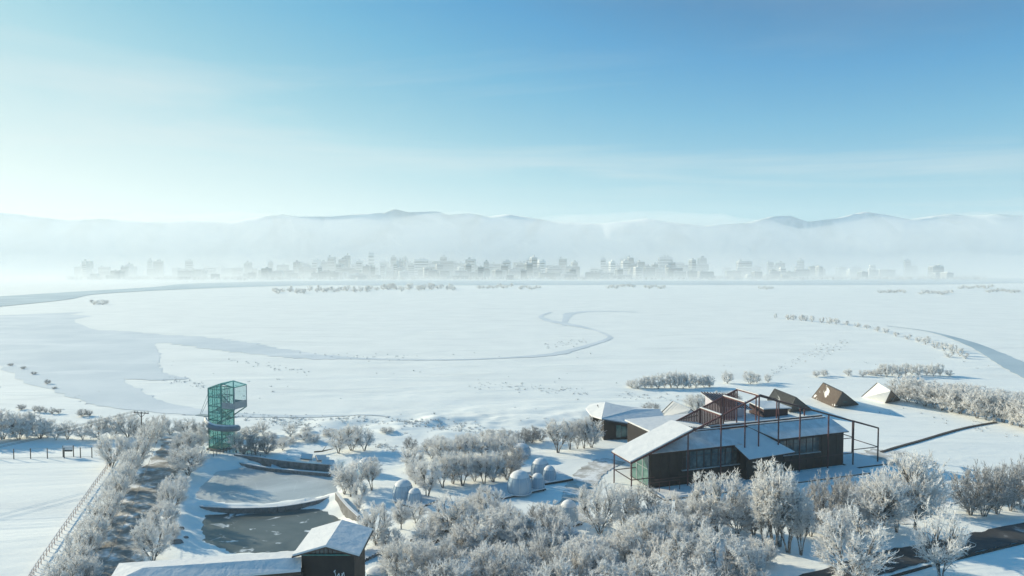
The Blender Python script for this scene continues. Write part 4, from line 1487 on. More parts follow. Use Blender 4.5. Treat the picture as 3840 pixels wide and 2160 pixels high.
# ------------------------------------------------------------------ gatehouse at the bottom edge
def make_gatehouse():
    d = 72.0
    fl, fr = at_d(1130, 2090, d), at_d(1329, 2090, d)
    base = Vector(((fl.x + fr.x) / 2, d, 0))
    g = thing('gate_tower', 'dark square gate tower with a snowy gable roof at the bottom edge', 'building', base)
    x0, x1 = fl.x, fr.x
    ze = 8.2
    yb = d + 5.2
    cxm = (x0 + x1) / 2 + 0.05
    rz = 9.35
    b = MB()
    b.hexa([(x0, d, 0), (x1, d, 0), (x1, yb, 0), (x0, yb, 0)], [(x0, d, ze), (x1, d, ze), (x1, yb, ze), (x0, yb, ze)])
    b.build('wall', 'cladding', g)
    # glazed gable strip under the eaves: panes and bars
    n = 12
    for k in range(n):
        t0, t1 = k / n, (k + 1) / n
        xa, xb = x0 + 0.1 + (x1 - x0 - 0.2) * t0, x0 + 0.1 + (x1 - x0 - 0.2) * t1
        zz = lambda x: ze + 0.02 + (rz - 0.25 - ze) * (1 - abs(x - cxm) / ((x1 - x0) / 2 + 0.45))
        b = MB()
        b.hexa([(xa + 0.05, d + 0.10, ze), (xb - 0.05, d + 0.10, ze), (xb - 0.05, d + 0.16, ze), (xa + 0.05, d + 0.16, ze)],
               [(xa + 0.05, d + 0.10, zz(xa)), (xb - 0.05, d + 0.10, zz(xb)), (xb - 0.05, d + 0.16, zz(xb)), (xa + 0.05, d + 0.16, zz(xa))])
        pn = b.build('window', 'window', g)
        b = MB()
        b.beam((xb, d + 0.06, ze - 0.1), (xb, d + 0.06, zz(xb)), 0.07)
        b.build('frame', 'dark_metal', pn)
    b = MB()
    b.beam((x0 - 0.02, d - 0.05, ze + 0.05), (x1 + 0.02, d - 0.05, ze + 0.05), 0.12, 0.12)
    b.build('window_rail', 'teal_frame', g)
    # roof slopes with snow
    ey = d - 1.0
    by = yb + 0.9
    for s in (-1, 1):
        xe = cxm + s * 3.62
        pts = [(cxm, ey, rz), (xe, ey, ze + 0.12), (xe, by, ze + 0.12), (cxm, by, rz)]
        b = MB()
        b.plate(pts, 0.14, (0, 0, 1))
        r = b.build('roof', 'soffit', g)
        b = MB()
        pts2 = [Vector(p_) + Vector((0, 0, 0.145)) for p_ in pts]
        pts2[1] -= Vector((s * 0.08, -0.06, 0)); pts2[2] -= Vector((s * 0.08, 0.06, 0))
        pts2[0] += Vector((s * 0.004, 0.06, 0)); pts2[3] += Vector((s * 0.004, -0.06, 0))
        b.plate(pts2, 0.22, (0, 0, 1))
        b.build('snow_layer', 'snow_roof', r)
    # white brush mark on the wall, half cut by the frame edge
    mk = MB()
    sc_ = d / FPX
    strokes = [((1254, 2139), (1262, 2168)), ((1262, 2168), (1271, 2150)), ((1271, 2150), (1277, 2170)), ((1277, 2170), (1289, 2146)), ((1258, 2138), (1252, 2145)), ((1289, 2146), (1293, 2168)), ((1281, 2152), (1287, 2152)), ((1266, 2160), (1260, 2176))]
    for a_, c_ in strokes:
        pa, pc = at_d(a_[0], a_[1], d - 0.03), at_d(c_[0], c_[1], d - 0.03)
        mk.beam(pa, pc, 0.04, 0.09)
    mk.build('wall_mark', 'white', g)

    # long low wing to the left
    lw = thing('low_wing', 'long low building with a snow-covered roof running along the bottom left edge', 'building', Vector((-33, 74, 0)))
    e1, r1, b1 = at(1128, 2143, 7.0), at(1130, 2096, 7.75), at(1102, 2073, 7.15)
    e0, r0, b0 = at(395, 2205, 7.0), at(534, 2137, 7.75), at(447, 2119, 7.15)
    # roof slopes
    for nm, pts in (('roof', [e1, r1, r0, e0]), ('roof', [r1, b1, b0, r0]), ('roof', [e0, r0, b0])):
        b = MB()
        b.plate([p_ - Vector((0, 0, 0.16)) for p_ in pts], 0.13, (0, 0, 1))
        r = b.build(nm, 'soffit', lw)
        b = MB()
        b.plate([p_ - Vector((0, 0, 0.028)) for p_ in pts], 0.24, (0, 0, 1))
        b.build('snow_layer', 'snow_roof', r)
    inn = Vector((0, 0.9, 0))
    b = MB()
    q = [e0 + inn + Vector((1.2, 0, 0)), e1 + inn, b1 - inn, b0 - inn + Vector((1.2, 0, 0))]
    b.hexa([(p_.x, p_.y, -0.1) for p_ in q], [(p_.x, p_.y, 6.82) for p_ in q])
    b.build('wall', 'cladding', lw)
    b = MB()
    b.beam(e0 + Vector((0, 0.05, -0.28)), e1 + Vector((0, 0.05, -0.28)), 0.16, 0.22)
    b.build('fascia', 'soffit', lw)
    for k in range(9):
        t = k / 8
        p_ = e0.lerp(e1, t) + Vector((0, 0.35, 0))
        b = MB()
        b.beam((p_.x, p_.y, 0), (p_.x, p_.y, 6.75), 0.2)
        b.build('post', 'timber', lw)


make_gatehouse()


# ------------------------------------------------------------------ glass lookout tower
def make_tower():
    E = Vector((-60.1, 140.0, 0))
    a = Vector((0.93, -0.37, 0)).normalized()
    bb = Vector((0.37, 0.93, 0)).normalized()
    Z = Vector((0, 0, 1))
    AX = (a, bb, Z)
    W1, DP, W2 = 3.5, 3.4, 3.5
    g0 = min(hz(E.x, E.y), hz(E.x - 3, E.y + 2)) - 0.2

    def P(i, j, z):
        return E + a * i + bb * j + Z * z

    def zroof(i):
        return 14.2 + i * 0.34 if i < 0 else 14.2 - i * 0.17
    t = thing('lookout_tower', 'green glass lookout tower with a cantilevered cabin and a curved chute', 'tower', Vector((E.x, E.y, 0)))
    # columns and rings
    for (i, j) in ((-W1, 0), (0, 0), (-W1, DP), (0, DP)):
        b = MB()
        b.beam(P(i, j, g0), P(i, j, zroof(i)), 0.2)
        b.build('column', 'teal_frame', t)
    levels = [0.6, 2.6, 4.6, 6.4, 8.0, 9.3, 11.2, 12.9]
    for z in levels:
        b = MB()
        for p_, q_ in (((-W1, 0), (0, 0)), ((0, 0), (0, DP)), ((0, DP), (-W1, DP)), ((-W1, DP), (-W1, 0))):
            b.beam(P(*p_, z), P(*q_, z), 0.13)
        b.build('ring_beam', 'teal_frame', t)
    # mullions
    b = MB()
    for k in (1, 2):
        b.beam(P(-W1 * k / 3, 0, g0), P(-W1 * k / 3, 0, zroof(-W1 * k / 3)), 0.09)
        b.beam(P(-W1 * k / 3, DP, g0), P(-W1 * k / 3, DP, 13.0), 0.09)
    b.beam(P(0, DP / 2, g0), P(0, DP / 2, 9.2), 0.09)
    b.beam(P(-W1, DP / 2, g0), P(-W1, DP / 2, 13.0), 0.09)
    b.build('mullion', 'teal_frame', t)
    # glass panes per level and face
    zl = [0.0] + levels + [13.0]
    for k in range(len(zl) - 1):
        z0, z1 = zl[k], zl[k + 1]
        if z1 - z0 < 0.3:
            continue
        zc, hh = (z0 + z1) / 2, z1 - z0 - 0.14
        for c_, sz in (((-W1 / 2, 0.0), (W1 - 0.2, 0.03, hh)), ((-W1 / 2, DP), (W1 - 0.2, 0.03, hh)), ((-W1, DP / 2), (0.03, DP - 0.2, hh)), ((0.0, DP / 2), (0.03, DP - 0.2, hh))):
            if c_[0] == 0.0 and z0 > 9:
                continue
            b = MB()
            b.box(P(c_[0], c_[1], zc), sz, AX)
            b.build('glass_pane', 'tower_glass', t)
    b = MB()
    b.hexa([P(-W1, 0.0, 13.01), P(0, 0.0, 13.01), P(0, 0.03, 13.01), P(-W1, 0.03, 13.01)], [P(-W1, 0, zroof(-W1) + 0.01), P(0, 0, 14.15), P(0, 0.03, 14.15), P(-W1, 0.03, zroof(-W1) + 0.01)])
    b.build('glass_pane', 'tower_glass', t)
    # stair flights inside
    for k in range(len(levels) - 2):
        z0, z1 = levels[k], levels[k + 1]
        j = 0.9 if k % 2 == 0 else 2.5
        i0, i1 = (-W1 + 0.5, -0.5) if k % 2 == 0 else (-0.5, -W1 + 0.5)
        b = MB()
        n = 8
        for s in range(n):
            f0 = s / n
            b.box(P(i0 + (i1 - i0) * (f0 + 0.5 / n), j, z0 + (z1 - z0) * (f0 + 0.5 / n)), (abs(i1 - i0) / n + 0.02, 1.1, 0.07), AX)
        for jj in (j - 0.55, j + 0.55):
            b.beam(P(i0, jj, z0), P(i1, jj, z1), 0.06, 0.22)
            b.beam(P(i0, jj, z0 + 0.95), P(i1, jj, z1 + 0.95), 0.05)
        b.build('stair_flight', 'grey_metal', t)
        b = MB()
        b.box(P(i1 + (0.25 if i1 > -1 else -0.25), DP / 2, z1), (0.7, DP - 0.3, 0.08), AX)
        b.build('landing', 'grey_metal', t)
    # cabin
    FZ = 9.2
    cab = MB()
    cab.box(P(W2 / 2, DP / 2, FZ), (W2 + 0.1, DP + 0.1, 0.22), AX)
    cb_ = cab.build('cabin_floor', 'grey_metal', t)
    for (i, j) in ((W2, 0), (W2, DP), (1.6, 0)):
        b = MB()
        b.beam(P(i, j, FZ), P(i, j, zroof(i)), 0.13)
        b.build('cabin_post', 'grey_metal', t)
    for c_, sz in (((W2 / 2, 0.0), (W2 - 0.15, 0.05, 1.0)), ((W2, DP / 2), (0.05, DP - 0.15, 1.25)), ((W2 / 2, DP), (W2 - 0.15, 0.05, 1.0))):
        b = MB()
        b.box(P(c_[0], c_[1], FZ + 0.12 + sz[2] / 2), sz, AX)
        b.build('knee_wall', 'grey_metal', t)
        b = MB()
        zz0, zz1 = FZ + 0.2 + sz[2], 13.4
        b.box(P(c_[0], c_[1], (zz0 + zz1) / 2), (sz[0], 0.03, zz1 - zz0) if sz[1] < 1 else (0.03, sz[1], zz1 - zz0), AX)
        b.build('cabin_pane', 'clear_glass', t)
    b = MB()
    for i in (0.1, W2):
        b.beam(P(i, 0, zroof(i)), P(i, DP, zroof(i)), 0.14)
    for j in (0, DP):
        b.beam(P(0, j, zroof(0)), P(W2, j, zroof(W2)), 0.14)
        b.beam(P(-W1, j, zroof(-W1)), P(0, j, zroof(0)), 0.14)
    b.beam(P(-W1, 0, zroof(-W1)), P(-W1, DP, zroof(-W1)), 0.14)
    b.build('roof_frame', 'teal_frame', t)
    b = MB()
    b.plate([P(0.05, 0, zroof(0) + 0.08), P(W2 + 0.1, -0.1, zroof(W2) + 0.08), P(W2 + 0.1, DP + 0.1, zroof(W2) + 0.08), P(0.05, DP, zroof(0) + 0.08)], 0.08, (0, 0, 1))
    b.build('roof', 'tower_glass', t)
    b = MB()
    b.plate([P(-W1, -0.1, zroof(-W1) + 0.08), P(-0.02, 0, zroof(0) + 0.08), P(-0.02, DP, zroof(0) + 0.08), P(-W1, DP + 0.1, zroof(-W1) + 0.08)], 0.08, (0, 0, 1))
    b.build('roof', 'tower_glass', t)
    for j in (0.05, DP - 0.05):
        b = MB()
        b.beam(P(0.05, j, 7.0), P(W2, j, FZ - 0.1), 0.2)
        b.build('strut', 'teal_frame', t)
    # curved chute round the front
    path = [P(-6.4, 0.7, 7.1), P(-5.0, 0.3, 7.0), P(-4.0, -0.4, 6.7), P(-3.0, -1.1, 6.2), P(-1.8, -1.5, 5.7), P(-0.6, -1.4, 5.35), P(0.6, -0.9, 5.15), P(1.7, 0.1, 4.95), P(2.2, 1.3, 4.75), P(1.8, 2.6, 4.5)]
    path = [Vector(q) for q in spline([tuple(q) for q in path], 5)]
    rad = [0.10 + 0.52 * min(1, max(0, (k - 6) / 14)) for k in range(len(path))]
    b = MB()
    b.tube(path, rad, 10)
    b.build('chute', 'chute', t, smooth=True)
    b = MB()
    b.tube([q + Vector((0, 0, r_ * 0.72)) for q, r_ in zip(path[4:], rad[4:])], [r_ * 0.5 for r_ in rad[4:]], 8)
    b.build('snow_layer', 'snow_thin', t, smooth=True)
    b = MB()
    b.box(P(-5.2, 0.3, 7.1), (3.2, 1.3, 0.16), AX)
    b.build('launch_deck', 'grey_metal', t)
    b = MB()
    b.beam(P(-3.4, 0.1, 12.4), P(-6.4, 0.6, 7.3), 0.06)
    b.beam(P(-3.4, 1.2, 12.4), P(-6.4, 1.0, 7.3), 0.06)
    b.build('stay_cable', 'grey_metal', t)
    # concrete foot
    b = MB()
    b.box(P(-W1 / 2, DP / 2, g0 + 0.2), (W1 + 0.8, DP + 0.8, 0.9), AX)
    b.build('footing', 'stone', t)


make_tower()

# ------------------------------------------------------------------ bubble domes on their decks
def dome_mesh(R, Hc, ribs=8, nseg=32):
    """upright wall that closes in a dome: profile in (radius, z)"""
    prof = [(R * 0.95, 0), (R, Hc * 0.2), (R * 0.99, Hc * 0.38), (R * 0.93, Hc * 0.56), (R * 0.80, Hc * 0.73), (R * 0.58, Hc * 0.88), (R * 0.32, Hc * 0.96), (0.01, Hc)]
    return prof


def make_dome(u, v, wpx, hpx, label, name='bubble_dome', small=False, face=0.0):
    p = at(u, v)
    p.z = hz(p.x, p.y)
    p = at(u, v, p.z + 0.45)
    base = Vector((p.x, p.y, p.z))
    R = wpx * p.y / FPX / 2 * 0.92
    Hc = hpx * p.y / FPX * 0.88
    d = thing(name, label, 'dome', base, 'bubble domes')
    prof = dome_mesh(R, Hc)
    n = 8
    for k in range(n):
        a0, a1 = 2 * math.pi * k / n + face, 2 * math.pi * (k + 1) / n + face
        b = MB()
        m = 5
        for s in range(m):
            x0, x1 = a0 + (a1 - a0) * s / m, a0 + (a1 - a0) * (s + 1) / m
            for (r0, z0), (r1, z1) in zip(prof[:-1], prof[1:]):
                b.poly([base + Vector((math.cos(x) * r, math.sin(x) * r, z)) for x, r, z in ((x0, r0, z0), (x1, r0, z0), (x1, r1, z1), (x0, r1, z1))])
        b.build('panel', 'dome_shell', d, smooth=True)
        b = MB()
        for (r0, z0), (r1, z1) in zip(prof[:-2], prof[1:-1]):
            b.beam(base + Vector((math.cos(a0) * (r0 + 0.03), math.sin(a0) * (r0 + 0.03), z0)), base + Vector((math.cos(a0) * (r1 + 0.03), math.sin(a0) * (r1 + 0.03), z1 + 0.02)), 0.07, 0.06)
        b.build('rib', 'rib_grey', d)
    # snow cap lying on the crown
    b = MB()
    cap = [(r * (1.0) + 0.05, z + 0.06) for r, z in prof[4:]]
    cap = [(cap[0][0] + 0.01, cap[0][1] - 0.05)] + cap
    m = 24
    off = [0.75 + 0.4 * random.random() for _ in range(m)]
    for s in range(m):
        x0, x1 = 2 * math.pi * s / m, 2 * math.pi * (s + 1) / m
        f0, f1 = off[s], off[(s + 1) % m]
        for i, ((r0, z0), (r1, z1)) in enumerate(zip(cap[:-1], cap[1:])):
            if i == 0:
                continue
            b.poly([base + Vector((math.cos(x) * r, math.sin(x) * r, z)) for x, r, z in ((x0, r0, z0), (x1, r0, z0), (x1, r1, z1), (x0, r1, z1))])
    b.build('snow_cap', 'snow_roof', d, smooth=True)
    b = MB()
    m = 24
    pts = [base + Vector((math.cos(2 * math.pi * s / m) * (R + 0.06), math.sin(2 * math.pi * s / m) * (R + 0.06), 0.06)) for s in range(m + 1)]
    b.tube(pts, 0.07, 5)
    b.build('base_ring', 'white', d)
    return d


def make_deck(corners, label):
    q = []
    for u, v in corners:
        q.append(at(u, v, 0.35))
    c = sum(q, Vector()) / 4
    zb = hz(c.x, c.y)
    base = Vector((c.x, c.y, zb))
    d = thing('deck', label, 'deck', base, 'snowy decks under the domes')
    # edge boards
    b = MB()
    b.hexa([(p.x, p.y, zb + 0.08) for p in q], [(p.x, p.y, 0.30) for p in q])
    b.build('platform', 'timber', d)
    b = MB()
    b.hexa([(p.x + (c.x - p.x) * 0.01, p.y + (c.y - p.y) * 0.01, 0.303) for p in q], [(p.x + (c.x - p.x) * 0.02, p.y + (c.y - p.y) * 0.02, 0.44) for p in q])
    b.build('snow_layer', 'snow_roof', d)
    for p in q:
        b = MB()
        b.beam((p.x + (c.x - p.x) * 0.08, p.y + (c.y - p.y) * 0.08, zb - 0.4), (p.x + (c.x - p.x) * 0.08, p.y + (c.y - p.y) * 0.08, 0.1), 0.2)
        b.build('post', 'timber', d)


make_deck([(1478, 1880), (1560, 1905), (1650, 1872), (1560, 1850)], 'snowy deck under the left pair of domes')
make_deck([(1790, 1830), (1885, 1868), (2048, 1832), (1960, 1800)], 'long snowy deck under the front pair of centre domes')
make_deck([(1970, 1775), (2045, 1812), (2150, 1794), (2080, 1758)], 'snowy deck under the rear pair of centre domes')
make_deck([(2085, 1960), (2140, 1972), (2185, 1958), (2130, 1945)], 'small snowy deck under the dome by the yard path')
make_dome(1512, 1868, 84, 80, 'larger dome of the left pair, in front of the grove')
make_dome(1555, 1884, 58, 62, 'smaller dome in front of the left pair')
make_dome(1948, 1844, 98, 92, 'largest dome of the centre group, on the long deck')
make_dome(2016, 1828, 56, 62, 'smaller dome attached right of the largest dome')
make_dome(2026, 1782, 76, 74, 'rear dome of the centre group, partly behind the smaller ones')
make_dome(2060, 1798, 54, 60, 'small dome right of the rear centre dome')
make_dome(2132, 1952, 78, 90, 'dome beside the yard path left of the hall')
make_dome(2135, 2035, 88, 66, 'low dome hidden in the shrubs below the yard path')
make_dome(1372, 1768, 62, 58, 'dome half hidden by slender trees behind the ponds')
make_dome(1955, 1708, 76, 52, 'dome half hidden by bushes at the back of the grove')
make_dome(1410, 2180, 100, 62, 'dome cut by the bottom edge beside the gate tower')


# ------------------------------------------------------------------ pond walls
def wall_along(name, label, pts, h, w, mat='stone', cap=True, z=0.0, piece=1.2, group=None, low=None):
    """low wall of separate stone blocks with a snow cap"""
    P = [Vector(p) for p in spline([tuple(p) for p in pts], 8)]
    base = P[len(P) // 2].copy()
    t = thing(name, label, 'wall', base, group)
    # resample
    L = [0]
    for a, b_ in zip(P[:-1], P[1:]):
        L.append(L[-1] + (b_ - a).length)
    n = max(2, int(L[-1] / piece))

    def at_len(s):
        for i in range(len(L) - 1):
            if L[i + 1] >= s:
                return P[i].lerp(P[i + 1], (s - L[i]) / max(1e-6, L[i + 1] - L[i]))
        return P[-1].copy()
    for k in range(n):
        a, c = at_len(L[-1] * k / n), at_len(L[-1] * (k + 1) / n)
        zz = min(hz(a.x, a.y), hz(c.x, c.y)) if low is None else low
        hh = h * random.uniform(0.93, 1.05)
        ww = w * random.uniform(0.92, 1.08)
        b = MB()
        m0, m1 = a.lerp(c, 0.015), a.lerp(c, 0.985)
        b.beam((m0.x, m0.y, (zz - 0.3 + z + hh) / 2), (m1.x, m1.y, (zz - 0.3 + z + hh) / 2), ww, hh + z - zz + 0.3)
        b.build('block', mat, t)
    if cap:
        b = MB()
        for k in range(n):
            a, c = at_len(L[-1] * k / n), at_len(L[-1] * (k + 1) / n)
            b.beam((a.x, a.y, z + h * 1.05 + 0.05), (c.x, c.y, z + h * 1.05 + 0.05), w * 0.95, 0.1)
        b.build('snow_cap', 'snow_roof', t)
    return t


wall_along('dam_wall', 'curved dark low wall between the two ponds', [at(u, v, -0.7) for u, v in ((660, 1892), (760, 1899), (860, 1905), (941, 1905), (1040, 1901), (1120, 1890), (1190, 1876), (1258, 1857))], 0.0, 0.75, z=-0.62, low=-1.5)
wall_along('pond_wall', 'dark retaining wall along the far shore of the upper pond', [at(u, v, -0.5) for u, v in ((800, 1724), (845, 1718), (900, 1728), (1000, 1746), (1110, 1757), (1240, 1768))], 0.0, 0.5, z=-0.85, low=-1.55)
wall_along('terrace_wall', 'second stepped wall on the terrace above the upper pond', [at(u, v, 0) for u, v in ((880, 1707), (960, 1716), (1040, 1728), (1130, 1738), (1235, 1746))], 0.12, 0.5, z=0.1)
wall_along('garden_wall', 'snowy stone wall running down the right bank of the lower pond', [at(u, v, 0) for u, v in ((1262, 1860), (1285, 1890), (1310, 1918), (1345, 1950))], 0.35, 0.5, z=0.25)
wall_along('ditch_kerb', 'long dark kerb running across the snowy field right of the hall', [at(u, v, 0) for u, v in ((3305, 1698), (3360, 1680), (3450, 1655), (3560, 1622), (3640, 1602), (3735, 1585))], 0.12, 0.7, 'timber', False, 0.1, 3.0)
wall_along('road_kerb', 'dark kerb along the near side of the asphalt road', [at(u, v, 0) for u, v in ((3900, 2025), (3700, 2070), (3500, 2122), (3370, 2158), (3200, 2210))], 0.12, 0.35, 'timber', False, 0.08, 3.0)


# railing of the pond walk
def make_railing():
    P = [at(u, v) for u, v in ((800, 1712), (850, 1697), (900, 1702), (960, 1712), (1030, 1722))]
    P = [Vector(p) for p in spline([tuple(p) for p in P], 4)]
    t = thing('walk_railing', 'thin railing along the pond walk at the tower foot', 'railing', P[8].copy())
    for i, p in enumerate(P):
        z = hz(p.x, p.y)
        b = MB()
        b.beam((p.x, p.y, z - 0.2), (p.x, p.y, z + 1.1), 0.08)
        b.build('post', 'dark_metal', t)
    for h_ in (0.55, 1.05):
        b = MB()
        for a, c in zip(P[:-1], P[1:]):
            b.beam((a.x, a.y, hz(a.x, a.y) + h_), (c.x, c.y, hz(c.x, c.y) + h_), 0.06)
        b.build('rail', 'grey_metal', t)


make_railing()

# tilted ice slabs and drift timber on the terrace
for k, (u, v, w, an, tilt) in enumerate(((1040, 1728, 2.4, 0.2, 0.25), (1085, 1722, 2.0, -0.4, 0.4), (1120, 1727, 2.6, 0.5, 0.3), (1150, 1718, 2.2, 0.1, 0.5), (1180, 1728, 2.8, -0.2, 0.35), (1205, 1720, 2.2, 0.6, 0.5), (1228, 1730, 2.4, 0.2, 0.45))):
    p = at(u, v)
    p.z = hz(p.x, p.y) + 0.35
    b = MB()
    mt = Matrix.Rotation(an, 3, 'Z') @ Matrix.Rotation(tilt, 3, 'X') @ Matrix.Rotation(tilt * 0.4, 3, 'Y')
    ax = tuple(mt @ Vector(q) for q in ((1, 0, 0), (0, 1, 0), (0, 0, 1)))
    b.box(p, (w, 1.5, 0.22), ax)
    b.m = 1
    b.box(p + ax[2] * 0.17, (w * 0.97, 1.45, 0.1), ax)
    o = b.build('stone_slab', ['stone', 'snow_roof'], base=p)
    tag(o, 'tilted snowy slab on the terrace above the pond, %s from the left' % ordinal(k + 1), 'slab', 'tilted slabs above the pond')
b = MB()
pp = [at(1178, 1706), at(1208, 1703), at(1250, 1692)]
pp = [Vector((p.x, p.y, hz(p.x, p.y) + 0.5)) for p in pp]
b.tube([pp[0], pp[1], pp[2]], [0.16, 0.14, 0.08], 6)
b.tube([pp[1] + Vector((0, 0, 0.02)), pp[1] + Vector((0.8, 0.3, 1.0))], [0.08, 0.04], 5)
o = b.build('fallen_log', 'timber', base=pp[1])
tag(o, 'dark fallen log lying behind the tilted slabs', 'log')

# dark bare patches and boulders on the shaded pond bank
for k, (u, v, s) in enumerate(((678, 1978, 0.5), (663, 2043, 0.85), (697, 2016, 0.35))):
    p = at(u, v, -0.3)
    p.z = hz(p.x, p.y) + 0.1
    b = MB()
    m = 9
    ring = lambda r_, z_: [p + Vector((math.cos(6.283 * i / m) * r_ * s * (1 + 0.3 * math.sin(i * 2.3 + k)), math.sin(6.283 * i / m) * r_ * s * 0.7 * (1 + 0.25 * math.cos(i * 1.7)), z_ * s)) for i in range(m)]
    b.hexa(ring(1.0, -0.3), ring(0.75, 0.3))
    b.hexa(ring(0.75, 0.3), ring(0.3, 0.45))
    o = b.build('boulder', 'stone', base=p)
    tag(o, ('dark boulder on the shaded pond bank nearest the upper pond', 'largest dark boulder on the shaded pond bank', 'smallest dark stone between the two boulders on the bank')[k], 'boulder', 'boulders on the pond bank')


# ------------------------------------------------------------------ fences, board, pole and wires
def road_fence():
    A = [(452, 1688), (420, 1735), (385, 1785), (345, 1840), (300, 1905), (250, 1975), (195, 2055), (135, 2145), (95, 2210)]
    P = [Vector(p) for p in spline([tuple(at(u, v)) for u, v in A], 6)]
    t = thing('road_fence', 'pale orange slatted fence along the left verge of the road', 'fence', P[0].copy())
    for i, p in enumerate(P):
        z = hz(p.x, p.y)
        b = MB()
        b.beam((p.x, p.y, z - 0.2), (p.x, p.y, z + 1.1), 0.085)
        b.build('post', 'orange_wood', t)
    for i, (a, c) in enumerate(zip(P[:-1], P[1:])):
        for h_ in (0.45, 0.95):
            b = MB()
            b.beam((a.x, a.y, hz(a.x, a.y) + h_), (c.x, c.y, hz(c.x, c.y) + h_), 0.04, 0.07)
            r = b.build('rail', 'orange_wood', t)
            b = MB()
            b.beam((a.x, a.y, hz(a.x, a.y) + h_ + 0.09), (c.x, c.y, hz(c.x, c.y) + h_ + 0.07), 0.09, 0.07)
            b.build('snow_layer', 'snow_roof', r)


road_fence()


def field_fence():
    us = [-75, -12, 52, 115, 178, 241, 302, 345]
    P = [at(u, 1722 - max(0, u) * 0.018) for u in us]
    t = thing('field_fence', 'thin wire fence with posts across the far side of the left field', 'fence', P[3].copy())
    for p in P:
        z = hz(p.x, p.y)
        b = MB()
        b.beam((p.x, p.y, z - 0.2), (p.x, p.y, z + 2.1), 0.13)
        b.build('post', 'pole_wood', t)
    for h_ in (2.0, 0.2):
        b = MB()
        for a, c in zip(P[:-1], P[1:]):
            b.beam((a.x, a.y, hz(a.x, a.y) + h_), (c.x, c.y, hz(c.x, c.y) + h_), 0.05)
        b.build('wire_strand', 'grey_metal', t)
    # snow bank behind, its near side in shade
    p0, p1 = at(237, 1714), at(276, 1712)
    s = thing('notice_board', 'small snow-topped board on two posts by the field fence', 'sign', p0.lerp(p1, 0.5))
    for p in (p0, p1):
        b = MB()
        b.beam((p.x, p.y, -0.2), (p.x, p.y, 2.3), 0.13)
        b.build('post', 'pole_wood', s)
    b = MB()
    m = p0.lerp(p1, 0.5)
    b.box((m.x, m.y - 0.02, 1.55), ((p1 - p0).length - 0.2, 0.12, 0.9))
    b.build('board', 'dark_metal', s)
    b = MB()
    b.box((m.x, m.y - 0.10, 1.85), ((p1 - p0).length - 0.1, 0.3, 0.75))
    b.build('snow_layer', 'snow_roof', s)


field_fence()


def power_line():
    base = at(533, 1688)
    base.z = hz(base.x, base.y)
    t = thing('utility_pole', 'wooden utility pole with a crossarm beside the road end', 'pole', base)
    top = base + Vector((0, 0, 8.1))
    b = MB()
    b.tube([base - Vector((0, 0, 0.3)), top], [0.16, 0.1], 8)
    b.build('shaft', 'pole_wood', t)
    arm = Vector((0.96, -0.28, 0))
    b = MB()
    b.beam(top - arm * 1.9 - Vector((0, 0, 0.25)), top + arm * 1.9 - Vector((0, 0, 0.25)), 0.14)
    b.build('crossarm', 'pole_wood', t)
    b = MB()
    b.beam(top - arm * 1.0 - Vector((0, 0, 0.3)), top - Vector((0, 0, 1.2)), 0.08)
    b.beam(top + arm * 1.0 - Vector((0, 0, 0.3)), top - Vector((0, 0, 1.2)), 0.08)
    b.build('brace', 'pole_wood', t)
    offs = (-1.75, -0.95, 0.95, 1.75)
    for o_ in offs:
        b = MB()
        q = top + arm * o_ - Vector((0, 0, 0.18))
        b.tube([q, q + Vector((0, 0, 0.12)), q + Vector((0, 0, 0.3))], [0.06, 0.1, 0.05], 6)
        b.build('insulator', 'grey_metal', t)
    names = ('leftmost', 'second from left', 'third from left', 'rightmost')
    for k, o_ in enumerate(offs):
        a = top + arm * o_ + Vector((0, 0, 0.1))
        e = Vector((-118 + o_ * 1.0, 78, 8.0))
        pts = [a.lerp(e, i / 14) - Vector((0, 0, 4 * 1.4 * (i / 14) * (1 - i / 14))) for i in range(15)]
        b = MB()
        b.tube(pts, 0.025, 4)
        o = b.build('power_wire', 'wire', base=a)
        tag(o, 'thin wire from the pole over the field corner, %s' % names[k], 'wire', 'wires over the field corner')
    # second span hanging over the road
    for k, o_ in enumerate((-1.5, 0.0, 1.5)):
        a = Vector(at(600 + o_ * 14, 1668)) + Vector((0, 0, 6.4))
        e = Vector(at(352 + o_ * 40, 2300)) + Vector((0, 0, 6.4))
        pts = [a.lerp(e, i / 14) - Vector((0, 0, 4 * 1.2 * (i / 14) * (1 - i / 14))) for i in range(15)]
        b = MB()
        b.tube(pts, 0.028, 4)
        o = b.build('power_wire', 'wire', base=a)
        tag(o, 'dark wire hanging lengthwise over the snowy road, %s' % ('leftmost', 'middle one', 'rightmost')[k], 'wire', 'wires over the road')


power_line()
# garden steps and a low fence right of the gate tower
def steps():
    p = at(1400, 2085)
    t = thing('garden_steps', 'snowy garden steps right of the gate tower', 'steps', p)
    for k in range(9):
        q = at(1352 + k * 11, 2098 - k * 5)
        b = MB()
        z = hz(q.x, q.y)
        b.box((q.x, q.y, z + 0.12 + 0.03 * k), (1.1, 2.4, 0.3))
        b.build('step', 'stone', t)
        b = MB()
        b.box((q.x, q.y, z + 0.31 + 0.03 * k), (1.0, 2.3, 0.08))
        b.build('snow_layer', 'snow_roof', t)


